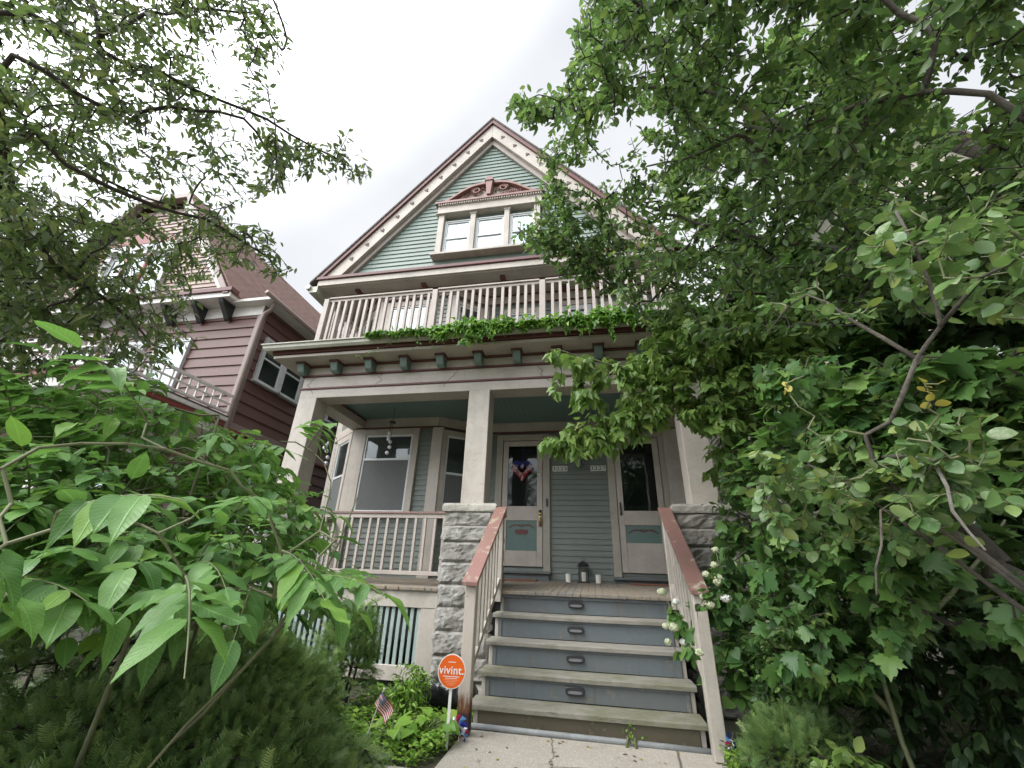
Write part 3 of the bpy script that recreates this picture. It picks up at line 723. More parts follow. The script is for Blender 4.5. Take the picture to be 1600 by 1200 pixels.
# handrails
def handrail(x, redm, zt, nm):
    y0, y1 = -1.34, -.17; z0, z1 = zt
    def zz(y): return z0+(z1-z0)*(y-y0)/(y1-y0)
    m = MB(); m.add([(x+a, y, zz(y)+b) for y in (y0-.10, y1+.03) for a, b in ((-.075, -.022), (.075, -.022), (.075, .018), (-.075, .018))],
        [(3, 2, 1, 0), (4, 5, 6, 7), (0, 1, 5, 4), (1, 2, 6, 5), (2, 3, 7, 6), (3, 0, 4, 7)])
    r = m.build('stair_railing', redm, H, bevel=.005)
    m = MB(); m.box(x-.052, x+.052, y0-.052, y0+.052, .03, zz(y0)-.025); m.build('newel_post', nm, r, bevel=.006); m = MB(); m.box(x-.04, x+.04, -.17, -.10, .95, z1-.03); m.build('top_post', CREAMW, r, bevel=.006)
    m = MB()
    for o_, h_ in ((.0, .05), (-.78, .07)): # sloped upper and lower rails
        m.add([(x+a, y, zz(y)+b+o_-.022-.03) for y in (y0+.05, y1) for a, b in ((-.02, -.0), (.02, -.0), (.02, h_*.6), (-.02, h_*.6))][0:0] or
              [(x+a, y, zz(y)+o_+b) for y in (y0+.052, y1-.0) for a, b in ((-.02, -.022-h_), (.02, -.022-h_), (.02, -.0225), (-.02, -.0225))],
              [(3, 2, 1, 0), (4, 5, 6, 7), (0, 1, 5, 4), (1, 2, 6, 5), (2, 3, 7, 6), (3, 0, 4, 7)])
    m.build('sloped_rail', CREAMW, r)
    for i in range(7):
        y = y0+.16+i*.142
        m = MB(); m.box(x-.018, x+.018, y-.018, y+.018, zz(y)-.85, zz(y)-.06); m.build('baluster', CREAMW, r, bevel=.003)
def newel_mat():
    k = NT('newel_paint_rusty_foot'); v = k.coord((6, 6, .7)); v1 = k.coord()
    base = k.mix(k.noise(k.coord(), 5, 3), (.44, .385, .33), (.52, .46, .40))
    sp = k.n('SeparateXYZ'); tcn = k.n('TexCoord'); k.l(tcn.outputs['Object'], sp.inputs[0])
    ad = k.n('Math', operation='MULTIPLY_ADD'); k.l(k.noise(v, 9, 5, .7), ad.inputs[0]); ad.inputs[1].default_value = -.40; k.l(sp.outputs[2], ad.inputs[2])
    a = k.mix(k.ramp(ad.outputs[0], .04, .13), (.14, .055, .02), base)
    a = k.mix(k.ramp(sp.outputs[2], .17, .20), (.035, .018, .02), a)
    a = k.mix(k.ramp(k.noise(v1, 20, 6, .7), .60, .75), a, (.20, .17, .12))
    k.color(a); k.b.inputs['Roughness'].default_value = .7; return k.m
NEWEL = newel_mat()
handrail(-1.0, REDRAIL, (1.235, 2.01), NEWEL); handrail(1.02, REDRAIL2, (1.235, 2.01), CREAMW)
m = MB(); m.tube([(-1.06, -1.175, .045), (-.3, -1.18, .04), (.5, -1.18, .035), (1.12, -1.185, .03)], .024, 10); m.build('pipe', PIPE, smooth=True, label='grey pipe lying along the foot of the bottom step', cat='pipe')
# board and white trim seen on the left string of the stairs
# basement strip behind the rail

# ------------------------------------------------------------------ step lights (one on each painted riser)
LN = ('bottom', 'second', 'third', 'topmost')
LL_ = ['black oval step light on the lowest painted riser', 'black oval step light on the second painted riser up', 'black oval step light on the third painted riser up', 'black oval step light on the top riser under the porch floor']
for kk in range(1, 5):
    y = YS-TR*(4-kk)+.002; z = (TZ[kk-1]+TZ[kk])/2-.01; M = Matrix.Translation((-.08, y, z))
    t = thing('step_light', LL_[kk-1], 'step light', (-.08, y, z), 'step lights on the risers')
    def oval(a, b, n=20, e=.6): return [(a*math.copysign(abs(math.cos(2*math.pi*i/n))**e, math.cos(2*math.pi*i/n)), b*math.copysign(abs(math.sin(2*math.pi*i/n))**e, math.sin(2*math.pi*i/n))) for i in range(n)]
    m = MB(); m.prism(oval(.090, .034)[::-1], -.022, .008, M); m.build('housing', BLACK, t, bevel=.004)
    m = MB(); m.prism([(x, z_-.008) for x, z_ in oval(.066, .012)][::-1], -.026, -.0225, M); m.build('lens', plain('smoked_lens%d' % kk, (.16, .16, .17), .2), t)

# ------------------------------------------------------------------ text
def text_obj(s, size, mat, parent, M, name, depth=.001, sx=1.0, align='CENTER'):
    cu = bpy.data.curves.new(name, 'FONT'); cu.body = s; cu.size = size; cu.extrude = depth; cu.align_x = align; cu.align_y = 'CENTER'
    if 'bold' in name: cu.offset = size*.013; cu.space_character = 1.06
    tmp = bpy.data.objects.new('t', cu); col.objects.link(tmp)
    dg = bpy.context.evaluated_depsgraph_get(); me = bpy.data.meshes.new_from_object(tmp.evaluated_get(dg))
    bpy.data.objects.remove(tmp)
    Mx = M @ Matrix.Rotation(math.pi/2, 4, 'X') @ Matrix.Diagonal((sx, 1, 1, 1))
    me.transform(Matrix.Translation(-root_loc(parent)) @ Mx); me.materials.clear(); me.materials.append(mat); me.name = name
    o = bpy.data.objects.new(name.replace('_bold', ''), me); col.objects.link(o); o.parent = parent; return o
INK = plain('black_ink', (.02, .02, .02), .6); PLATE = plain('number_plate', (.66, .66, .60), .5)
for s, x, lab in (('3225', -.385, 'white house number plate reading 3225 beside the left door'), ('3227', .31, 'white house number plate reading 3227 beside the right door')):
    t = thing('house_number', lab, 'number plate', (x, 2.08, 3.05), 'house numbers')
    for i, ch in enumerate(s):
        xx = x-.105+i*.07
        m = MB(); m.box(xx-.032, xx+.032, 2.068, 2.078, 2.998, 3.098); m.build('plate', PLATE, t, bevel=.002)
        text_obj(ch, .095, INK, t, Matrix.Translation((xx, 2.066, 3.047)), 'digit_bold')
# wall lamp
t = thing('wall_lamp', 'small dark caged porch lamp between the two number plates', 'wall lamp', (-.04, 2.07, 3.15))
m = MB(); m.box(-.08, 0, 2.055, 2.085, 3.18, 3.34); m.tube([(-.04, 2.06, 3.30), (-.04, 2.0, 3.33), (-.04, 1.96, 3.28)], .012); m.lathe([(.01, .26), (.05, .23), (.07, .20), (.072, .185)], (-.04, 1.96, 3.05), 12); m.build('bracket', BLACK, t)
m = MB(); m.lathe([(.03, .0), (.042, .02), (.045, .16), (.04, .185)], (-.04, 1.96, 3.05), 12); m.build('glass_jar', plain('jar_glass', (.42, .46, .44), .15), t, smooth=True)
m = MB()
for a in range(6): m.tube([(-.04+.058*math.cos(a*1.047), 1.96+.058*math.sin(a*1.047), 3.235), (-.04+.058*math.cos(a*1.047), 1.96+.058*math.sin(a*1.047), 3.05), (-.04, 1.96, 3.02)], .004, 5)
m.build('cage', BLACK, t)
# heart wreath
t = thing('heart_wreath', 'red white and blue tinsel heart wreath hanging on the left door glass', 'wreath', (-1.08, 2.04, 3.05))
rr = random.Random(5); parts = {'blue_tinsel': (plain('blue_tinsel', (.02, .04, .22), .3), MB()), 'white_tinsel': (plain('white_tinsel', (.6, .56, .58), .35), MB()), 'red_tinsel': (plain('red_tinsel', (.35, .02, .03), .3), MB())}
for i in range(64):
    a = 2*math.pi*i/64; X = 16*math.sin(a)**3/17; Z = (13*math.cos(a)-5*math.cos(2*a)-2*math.cos(3*a)-math.cos(4*a))/17
    for j in range(18):
        f = rr.uniform(.55, 1.0); cx_, cz_ = -1.085+X*.20*f, 3.03+Z*.20*f
        key = 'blue_tinsel' if Z > .45 else ('white_tinsel' if (Z > .0 and rr.random() < .75) or (Z <= 0 and rr.random() < .25) else 'red_tinsel')
        m = parts[key][1]; an = rr.uniform(0, 6.3); l_ = .03; yy = 2.035-rr.uniform(0, .04); w_ = .005
        dx, dz = math.cos(an)*l_, math.sin(an)*l_; px_, pz_ = -math.sin(an)*w_, math.cos(an)*w_
        m.add([(cx_-px_, yy, cz_-pz_), (cx_+px_, yy, cz_+pz_), (cx_+dx+px_, yy-.02, cz_+dz+pz_), (cx_+dx-px_, yy-.02, cz_+dz-pz_)], [(0, 1, 2, 3)])
for k_, (mt, mb_) in parts.items(): mb_.build(k_, mt, t)
m = MB(); m.tube([(-1.085, 2.05, 3.15), (-1.085, 2.05, 3.47)], .003, 5); m.build('ribbon', parts['blue_tinsel'][0], t)

# ------------------------------------------------------------------ lantern and candles on the porch floor
ZF = zfloor(1.9)
t = thing('lantern', 'black metal lantern holding a pale candle on the porch floor', 'lantern', (-.02, 1.93, ZF))
m = MB(); c = (-.02, 1.93, ZF)
for a in (-1, 1):
    for b in (-1, 1): m.box(c[0]+a*.075-.007, c[0]+a*.075+.007, c[1]+b*.075-.007, c[1]+b*.075+.007, ZF+.02, ZF+.25)
m.box(c[0]-.095, c[0]+.095, c[1]-.095, c[1]+.095, ZF, ZF+.022)
for s_ in (-1, 1):
    m.box(c[0]-.082, c[0]+.082, c[1]+s_*.08-.004, c[1]+s_*.08+.004, ZF+.235, ZF+.25); m.box(c[0]+s_*.08-.004, c[0]+s_*.08+.004, c[1]-.076, c[1]+.076, ZF+.235, ZF+.25)
    m.tube([(c[0]-.07, c[1]+s_*.08, ZF+.20)]+[(c[0]-.07*math.cos(u), c[1]+s_*.08, ZF+.20+.035*math.sin(u)) for u in (.5, 1, 1.57, 2.1, 2.6)]+[(c[0]+.07, c[1]+s_*.08, ZF+.20)], .004, 5)
m.build('cage', BLACK, t)
m = MB(); vs = [(c[0]+a*.10, c[1]+b*.10, ZF+.25) for a, b in ((-1, -1), (1, -1), (1, 1), (-1, 1))]+[(c[0]+a*.055, c[1]+b*.055, ZF+.30) for a, b in ((-1, -1), (1, -1), (1, 1), (-1, 1))]
m.add(vs, [(3, 2, 1, 0), (0, 1, 5, 4), (1, 2, 6, 5), (2, 3, 7, 6), (3, 0, 4, 7), (4, 5, 6, 7)]); m.box(c[0]-.03, c[0]+.03, c[1]-.03, c[1]+.03, ZF+.30, ZF+.33)
m.tube([(c[0]+.03*math.cos(u), c[1], ZF+.345+.025*math.sin(u)) for u in [i*.52 for i in range(13)]], .004, 5); m.build('roof', BLACK, t)
m = MB(); m.lathe([(.001, 0), (.035, 0), (.035, .13), (.028, .135), (.001, .13)], (c[0], c[1], ZF+.022), 14); m.build('candle', WAX, t, smooth=False)
for x, lab in ((-.27, 'white pillar candle left of the black lantern'), (.21, 'white pillar candle right of the black lantern')):
    t = thing('candle', lab, 'candle', (x, 1.93, ZF), 'candles beside the lantern')
    m = MB(); m.lathe([(.001, 0), (.042, 0), (.043, .12), (.036, .125), (.030, .118), (.001, .115)], (x, 1.93, ZF), 18); m.build('wax', WAX, t)
    m = MB(); m.tube([(x, 1.93, ZF+.11), (x, 1.93, ZF+.13)], .002, 5); m.build('wick', BLACK, t)
MATR = plain('brick_red_mat', (.20, .085, .05), .95, var=.4, scale=60)
m = MB(); m.box(-1.45, -.78, 1.70, 2.0, ZF-.005, ZF+.018); m.build('doormat', MATR, label='worn reddish doormat in front of the left door', cat='doormat', origin=(-1.1, 1.85, ZF))
m = MB(); m.box(.70, 1.32, 1.70, 2.0, ZF-.005, ZF+.018); m.build('doormat', MATR, label='worn reddish doormat in front of the right door', cat='doormat', origin=(1.0, 1.85, ZF))

# ------------------------------------------------------------------ ball chimes
CH = plain('frosted_white_ball', (.68, .68, .76), .25, var=.03)
def chime(x, y, zt, sc_, lab, seed):
    t = thing('ball_chime', lab, 'wind chime', (x, y, zt), 'hanging ball chimes')
    m = MB(); m.lathe([(.002, .0), (.06, .0), (.06, .016), (.002, .03)], (x, y, zt-.28), 14); m.tube([(x, y, zt-.25), (x, y, zt)], .003, 5); m.build('top_disc', BLACK, t)
    offs = [(-.03, .30), (-.05, .38), (-.045, .45), (.01, .535), (.03, .68), (.0, .82)]
    for i, (dx, dz) in enumerate(offs):
        a = seed+i*1.05; bx, by = x+dx*1.1, y+.04*math.sin(a); zb = zt-.26-dz*sc_
        m = MB(); m.ball((bx, by, zb), .034, 14, 9); b = m.build('ball', CH, t, smooth=True)
        m = MB(); m.tube([(bx, by, zb+.035), (bx, by, zt-.28)], .0022, 4); m.build('cord', BARKD, b)
chime(-3.34, 1.05, 3.97, .72, 'white ball wind chime hanging from the teal porch ceiling', 0)
chime(-4.46, .95, 3.79, .72, 'white ball wind chime hanging at the left end of the porch by the bay window', 2)

# ------------------------------------------------------------------ yard sign
t = thing('yard_sign', 'round orange yard sign with white lettering on a thin white stake', 'yard sign', (-1.06, -1.62, 0))
ORANGE = plain('sign_orange', (.80, .135, .015), .4, var=.04); SGW = plain('sign_white', (.80, .78, .74), .45, var=.03)
SM = Matrix.Translation((-1.055, -1.62, .515)) @ Matrix.Rotation(R_(4), 4, 'Z')
def ell(a, b, n=40): return [(a*math.cos(2*math.pi*i/n), b*math.sin(2*math.pi*i/n)) for i in range(n)][::-1]
m = MB(); m.prism(ell(.117, .122), -.004, .004, SM); m.build('rim', SGW, t)
m = MB(); m.prism(ell(.110, .115), -.0055, -.0035, SM); m.build('face', ORANGE, t)
m = MB(); m.box(-1.067, -1.043, -1.614, -1.608, 0, .45); m.build('stake', SGW, t)
text_obj('vivint.', .082, SGW, t, SM @ Matrix.Translation((0, -.007, .006)), 'lettering_bold')
m = MB()
m.box(-.032, .032, -.0065, -.0055, .062, .067, SM); m.box(-.068, .068, -.0065, -.0055, -.038, -.033, SM); m.box(-.050, .050, -.0065, -.0055, -.050, -.0465, SM)
m.build('small_print', SGW, t)
PALEO = plain('sign_pale_orange', (.85, .28, .14), .4, var=.04)
m = MB()
for i in range(4): wv = .062-i*.010; m.box(-wv, wv, -.0065, -.0055, -.062-i*.011, -.057-i*.011, SM)
m.build('small_print', PALEO, t)

# ------------------------------------------------------------------ small flag
t = thing('small_flag', 'small stars and stripes flag on a thin stick in front of the yew', 'flag', (-1.64, -1.80, 0))
FM = Matrix.Translation((-1.575, -1.76, .37)) @ Matrix.Rotation(R_(-14), 4, 'Z') @ Matrix.Rotation(R_(38), 4, 'Y')
m = MB(); m.tube([(-1.685, -1.76, 0), (-1.57, -1.76, .385)], .004, 6); m.ball((-1.569, -1.76, .39), .007, 8, 5); m.build('stick', SGW, t)
FR = plain('flag_red', (.42, .02, .03), .7, var=.05); FW = plain('flag_white', (.72, .70, .68), .7, var=.05); FB = plain('flag_blue', (.02, .03, .16), .7, var=.05)
fw, fh = .17, .115
def fl(u, v, o=0): # flag cloth point, rippled
    return (u, o-.010*math.sin(u*42)-.004*math.sin(v*40+u*20), -v)
def cloth(u0, u1, v0, v1, o, mt, nm):
    m = MB(); N = 12; vs = []; fs = []
    for i in range(N+1):
        for v in (v0, v1):
            u = u0+(u1-u0)*i/N
            vs += [fl(u, v, o), fl(u, v, o+.0012)]
    for i in range(N): a = 4*i; fs += [(a, a+2, a+6, a+4), (a+1, a+5, a+7, a+3), (a, a+4, a+5, a+1), (a+2, a+3, a+7, a+6)]
    m.add(vs, fs, FM); return m
mr, mw = MB(), MB()
for i in range(13):
    c_ = cloth(0, fw, i*fh/13, (i+1)*fh/13, 0, None, None); (mr if i % 2 == 0 else mw).add(c_.v, c_.f)
mr.build('red_stripes', FR, t); mw.build('white_stripes', FW, t)
cloth(0, fw*.42, 0, fh*7/13, -.002, None, None).build('canton', FB, t)
m = MB()
for r in range(5):
    for q in range(6):
        u, v = .006+q*.012+(r % 2)*.0, .006+r*.0125; x, y, z = fl(u, v, -.0035)
        pts = [(x+(.0042 if k % 2 == 0 else .0017)*math.sin(k*math.pi/5), z+(.0042 if k % 2 == 0 else .0017)*math.cos(k*math.pi/5)) for k in range(10)]
        m.prism(pts, y-.0003, y+.0012, FM)
m.build('stars', FW, t)

# ------------------------------------------------------------------ pinwheels
def pinwheel(x, y, z, r, yaw, lab, seed, tilt=0):
    t = thing('pinwheel', lab, 'pinwheel', (x, y, 0), 'foil pinwheels')
    M = Matrix.Translation((x, y-.02, z)) @ Matrix.Rotation(yaw, 4, 'Z') @ Matrix.Rotation(tilt, 4, 'X')
    cols = [plain('foil_blue%d' % seed, (.03, .05, .38), .2, .5), plain('foil_white%d' % seed, (.65, .68, .75), .2, .4), plain('foil_red%d' % seed, (.50, .04, .10), .2, .5), plain('foil_sky%d' % seed, (.15, .35, .70), .2, .4)]
    for k in range(8):
        a = k*math.pi/4+seed; m = MB()
        p = lambda rr_, aa, o: (rr_*math.cos(aa), o, rr_*math.sin(aa))
        vs = [p(.004, a, 0), p(r, a-.12, -.002), p(r*.92, a+.42, -.03*r/.1), p(r*.45, a+.62, -.045*r/.1), p(.006, a+.8, -.028*r/.1)]
        m.add(vs+[(q[0], q[1]+.001, q[2]) for q in vs], [(0, 1, 2, 3, 4), (9, 8, 7, 6, 5)], M); m.build('vane', cols[(k*3+seed) % 4], t)
    m = MB(); m.tube([tuple(M @ Vector((0, .012, 0))), tuple(M @ Vector((0, -.035*r/.1, 0)))], .006, 8); m.build('hub', SGW, t)
    m = MB(); m.tube([(x, y, 0), (x, y-.008, z)], .004, 6); m.build('stick', SGW, t)
pinwheel(-1.00, -1.47, .125, .075, .1, 'shiny red white and blue pinwheel at the foot of the left newel post', 0, -.25)
pinwheel(-.955, -1.44, .06, .05, -.6, 'smaller dark blue pinwheel low against the left newel post', 3, -.4)
pinwheel(1.10, -1.36, .17, .06, .5, 'small blue and white pinwheel among weeds right of the steps', 1)

# ------------------------------------------------------------------ black rubbish bag
BAGM = NT('black_plastic'); BAGM.b.inputs['Base Color'].default_value = (.012, .012, .014, 1); BAGM.b.inputs['Roughness'].default_value = .22
BAGM.bump(BAGM.noise(BAGM.coord((1, 1, .35)), 9, 5, .6), .9, .03)
m = MB(); n_, k_ = 96, 40; vs = []; fs = []
for j in range(k_+1):
    v = j/k_; ph = math.pi*v
    for i in range(n_):
        a = 2*math.pi*i/n_; rr_ = math.sin(ph)**.6*(1+.12*noise.noise((math.cos(a)*2, math.sin(a)*2, v*2)))+(.07*abs(noise.noise((math.cos(a)*3, math.sin(a)*3, v*2.2)))*2-.10*abs(noise.noise((math.cos(a)*7+3, math.sin(a)*7, v*3))))*math.sin(ph)**.5
        vs.append((-1.36+.30*rr_*math.cos(a), -.62+.20*rr_*math.sin(a), (.14-.14*math.cos(ph))+.04*noise.noise((math.cos(a)*3, math.sin(a)*3, 7))*math.sin(ph)))
for j in range(k_):
    for i in range(n_): a = j*n_+i; b = j*n_+(i+1) % n_; fs.append((a, b, b+n_, a+n_))
m.add(vs, fs); t = thing('rubbish_bag', 'crumpled shiny black plastic bag behind the orange sign', 'bag', (-1.30, -.62, 0)); m.build('bag', BAGM.m, t, smooth=True)
m = MB()
for i in range(9):
    a = i*.7; m.tube([(-1.36, -.62, .26), (-1.36+.03*math.cos(a), -.62+.03*math.sin(a), .30), (-1.36+.09*math.cos(a), -.62+.09*math.sin(a), .33)], [.02, .012, .02], 5)
m.build('knot', BAGM.m, t)

# ------------------------------------------------------------------ left neighbour
NX, NY0 = -7.6, 1.72
N = thing('neighbour_house', 'maroon sided house with rose brown shingle roof on the left behind the leaves', 'house', (-12, 1.7, 0))
m = MB(); siding(m, frame(-16.2, NY0, 0, 0), 0, 16.2-7.6, 4.2, 7.30, .26, lap=.03); siding(m, frame(-16.2, NY0, 0, 0), 0, 16.2-7.6, .4, 4.0, .26, lap=.03)
siding(m, frame(NX, NY0, 0, math.pi/2), 0, 10, 4.1, 7.30, .26, lap=.03); siding(m, frame(NX, NY0, 0, math.pi/2), 0, 10, .4, 3.9, .26, lap=.03); m.build('wall', NBSID, N)
m = MB(); m.box(-16.2, NX-.01, NY0+.01, 12, 0, 7.35); m.build('wall', NBSID, N)
m = MB(); m.box(NX-.10, NX+.035, NY0-.035, NY0+.10, .4, 7.3); m.box(NX-.02, NX+.05, NY0, 12, 3.93, 4.10); m.build('corner_board', NBPIPE, N, bevel=.005)
m = MB(); m.box(NX-.02, NX+.07, NY0, 12, 3.90, 3.95); m.build('belt_moulding', NBRED, N)
NEX, NEZ, NAX = -8.27+.95, 7.28, -11.9; 
NG = 1.30; nsl = (11.0-7.3)/(10.9-8.27); NXE = -8.27; NZT = 11.15
# gable wall
xl_ = lambda z: -15.5+.35+(z-7.3)/nsl; xr_ = lambda z: NXE-.35-(z-7.3)/nsl
m = MB(); siding(m, frame(0, NG+.15, 0, 0), 0, 0, 7.42, 10.7, .13, lap=.022, xl=xl_, xr=xr_)
m.build('gable_wall', NBPINK, N)
m = MB(); m.prism([(-15.2, 7.3), (NXE-.3, 7.3), (NXE-.3-3.5/nsl, 10.8), (-15.2+3.5/nsl, 10.8)], NG+.17, 5); m.build('gable_wall', NBPINK, N)
# roof: side slopes, clipped top
hx0, hx1 = NXE-(NZT-7.3)/nsl, -15.5+(NZT-7.3)/nsl
for s_, (xe, xt) in (('r', (NXE+.05, hx0)), ('l', (-15.55, hx1))):
    m = MB(); ze = 7.25
    vs = [(xe, NG-.05, ze), (xe, 12.6, ze), (xt, 12.6, NZT), (xt, NG-.05, NZT)]; vs += [(x, y, z+.07) for x, y, z in vs]
    m.add(vs, [(0, 1, 2, 3), (7, 6, 5, 4), (0, 4, 5, 1), (1, 5, 6, 2), (2, 6, 7, 3), (3, 7, 4, 0)]); m.uv = lambda p: (p[1], p[2]*1.22); m.build('roof', NBROOF, N)
m = MB(); vs = [(hx1, NG-.05, NZT), (hx0, NG-.05, NZT), ((hx0+hx1)/2, NG+2.2, NZT+.45), ((hx0+hx1)/2, 12.6, NZT+.45), (hx0, 12.6, NZT), (hx1, 12.6, NZT)]
m.add(vs, [(0, 1, 2), (1, 4, 3, 2), (0, 2, 3, 5)]); m.uv = lambda p: (p[1], p[0]); m.build('roof', NBROOF, N)
# rakes, cornice, soffit, brackets, gutter
m = MB()
m.prism([(NXE, 7.25), (hx0, NZT), (hx0-.02, NZT-.22), (NXE-.17, 7.25)], NG-.08, NG+.12); m.prism([(-15.5, 7.25), (-15.33, 7.25), (hx1+.02, NZT-.22), (hx1, NZT)], NG-.08, NG+.12)
m.box(hx1, hx0, NG-.08, NG+.12, NZT-.2, NZT); m.build('rake_moulding', NBPIPE, N, bevel=.01)
m = MB()
m.prism([(NXE-.18, 7.4), (hx0-.02, NZT-.24), (hx0-.04, NZT-.50), (NXE-.40, 7.4)], NG-.02, NG+.12); m.build('rake_board', NBWHITE, N)
m = MB(); m.box(-15.6, NXE+.08, NG-.10, NG+.15, 7.30, 7.42); m.build('cornice', MAROON, N, bevel=.01)
m = MB(); m.box(-15.5, NXE+.04, NG-.05, NY0+.1, 7.16, 7.30); m.box(NXE-.05, NX+.38, NG+.15, 12.3, 7.12, 7.20)
m.box(-15.5, NX+.02, NY0-.05, NY0+.02, 6.85, 7.16); m.build('soffit', NBWHITE, N, bevel=.005)
m = MB(); m.tube([(NX+.40, NG-.05, 7.17), (NX+.40, 12.3, 7.17)], .06, 8); m.build('eave_gutter', NBPIPE, N, smooth=True)
m = MB(); m.tube([(NX+.35, NG+.30, 7.12), (NX+.22, NY0-.02, 6.98), (NX+.10, NY0-.06, 6.85), (NX+.07, NY0-.06, 6.6), (NX+.07, NY0-.06, .2)], .05, 10); m.build('downspout', NBPIPE, N, smooth=True)
for x in (-12.6, -11.7, -10.2, -9.3, -8.5):
    m = MB(); M = Matrix.Translation((x, 0, 0)) @ Matrix.Rotation(math.pi/2, 4, 'Z')
    m.prism([(NY0-.04, 6.72), (NY0-.12, 6.74), (NY0-.20, 6.84), (NY0-.30, 6.95), (NY0-.40, 7.06), (NY0-.45, 7.155), (NY0-.04, 7.155)], -.07, .07, M); m.build('bracket', BLACK, N, bevel=.01)
# gable windows with red posts
MN = frame(0, NG+.15, 0, 0)
m = MB(); m.box(-13.0, -12.82, -.12, 0, 7.62, 9.0, MN); m.box(-10.92, -10.74, -.12, 0, 7.62, 9.0, MN); m.box(-13.0, -10.74, -.14, 0, 9.0, 9.35, MN); m.box(-13.05, -10.69, -.18, 0, 7.52, 7.62, MN)
gwn = m.build('gable_window', WHITE, N, bevel=.006)
m = MB(); m.box(-12.82, -10.92, -.01, -.003, 7.62, 9.0, MN); m.build('wall_panel', NBWHITE, gwn)
for x in (-12.22, -11.52): m = MB(); m.tube([(x, NG+.07, 7.62), (x, NG+.07, 9.0)], [.07, .055], 12); m.build('red_post', NBRED, gwn, smooth=True)
for a, b in ((-12.78, -12.32), (-12.12, -11.62), (-11.42, -10.96)): window(gwn, frame(0, NG+.14, 0, 0), a, b, 7.68, 8.95, 8.3, tw=.03, back=SCREENDK, sill=False, name='sash_window', trim=WHITE)
m = MB(); m.prism([(-13.05, 9.38), (-10.69, 9.38), (-11.87, 10.0)], -.12, 0, MN); m.build('pediment', NBRED, gwn, bevel=.01)
# side windows
MS = frame(NX, NY0, 0, math.pi/2)
window(N, MS, .33, .98, 5.25, 6.32, 5.85, tw=.07, trim=WHITE, d=.034); window(N, MS, 1.12, 1.77, 5.25, 6.32, 5.85, tw=.07, trim=WHITE, d=.034)
window(N, MS, 3.2, 3.9, 5.25, 6.32, 5.85, tw=.07, trim=WHITE, d=.034); window(N, MS, 1.0, 1.8, 1.8, 3.3, 2.6, tw=.09, trim=WHITE, d=.034)
for x in (-10.25, -11.6, -13.2): window(N, frame(-16.2, NY0, 0, 0), 16.2+x, 16.2+x+.8, 4.8, 6.2, 5.5, tw=.1, trim=WHITE, d=.034)
window(N, frame(-16.2, NY0, 0, 0), 16.2-10.4, 16.2-9.2, 1.9, 3.4, 2.8, tw=.1, trim=WHITE, d=.034)
# neighbour's porch
m = MB(); m.box(-16.0, -7.6, -1.0, 1.7, 3.75, 3.95); m.box(-16.1, -7.5, -1.1, 1.7, 4.05, 4.14); m.build('porch_beam', NBWHITE, N, bevel=.01)
m = MB(); m.box(-16.05, -7.55, -1.05, 1.7, 3.95, 4.05); m.build('cornice', NBRED, N, bevel=.01)
m = MB(); m.box(-16.1, -7.5, -1.1, 1.7, 4.14, 4.17); m.build('porch_deck', ROOFG, N)
for x in (-7.85, -10.5, -13.2): m = MB(); m.box(x-.13, x+.13, -.9, -.64, .9, 3.75); m.build('porch_post', NBWHITE, N, bevel=.006)
m = MB(); m.box(-16, -7.6, -.95, 1.7, .75, .9); m.build('porch_floor', DECK, N)
m = MB(); m.box(-16, -7.65, -.9, 1.7, 0, .75); m.build('porch_base', NBWHITE, N)
def nrail(x0, y0, x1, y1, zt, zb):
    P0, P1 = Vector((x0, y0, 0)), Vector((x1, y1, 0)); d = P1-P0; M = frame(x0, y0, 0, math.atan2(d.y, d.x)); L = d.length
    m = MB(); m.box(0, L, -.03, .03, zt-.05, zt, M); m.box(0, L, -.03, .03, zb, zb+.04, M); m.box(0, L, -.02, .02, (zt+zb)/2-.015, (zt+zb)/2+.015, M)
    r = m.build('porch_railing', NBWHITE, N)
    for i in range(int(L/.19)): q = .06+i*.19; m = MB(); m.box(q-.014, q+.014, -.014, .014, zb+.04, zt-.05, M); m.build('baluster', NBWHITE, r)
nrail(-7.62, -.95, -7.62, 1.65, 4.68, 4.25); nrail(-13.5, -.97, -7.65, -.97, 4.68, 4.25); nrail(-13.5, -.85, -8.05, -.85, 1.75, 1.1)
nrail(-7.75, -.6, -7.75, 1.6, 1.75, 1.1)

# ------------------------------------------------------------------ right neighbour
Q = thing('neighbour_house', 'cream clapboard house mostly hidden behind the trees on the right', 'house', (7, 3, 0))
m = MB(); siding(m, frame(3.35, 12, 0, -math.pi/2), 0, 10.2, .3, 6.6, .12); siding(m, frame(3.35, 1.8, 0, 0), 0, 8, .3, 6.6, .12); m.build('wall', CRSID, Q)
m = MB(); m.box(3.37, 11.3, 1.82, 12, 0, 6.6); m.build('wall', CRSID, Q)
m = MB(); m.prism([(3.35, 6.6), (11.35, 6.6), (7.35, 10.4)], 1.9, 12); m.build('gable_wall', CRSID, Q)
for s_ in (-1, 1):
    m = MB(); xe = 7.35+s_*4.4; vs = [(7.35, 1.5, 10.45), (xe, 1.5, 6.3), (xe, 12.4, 6.3), (7.35, 12.4, 10.45)]; vs += [(x, y, z+.08) for x, y, z in vs]
    m.add(vs, [(0, 1, 2, 3), (7, 6, 5, 4), (0, 4, 5, 1), (1, 5, 6, 2), (2, 6, 7, 3), (3, 7, 4, 0)]); m.uv = lambda p: (p[1], p[2]*1.3); m.build('roof', ROOFG, Q)
for x in (4.6, 7.0, 9.2): window(Q, frame(0, 1.8, 0, 0), x, x+.85, 4.0, 5.5, 4.8, trim=WHITE); window(Q, frame(0, 1.8, 0, 0), x, x+.85, 1.3, 2.8, 2.1, trim=WHITE)

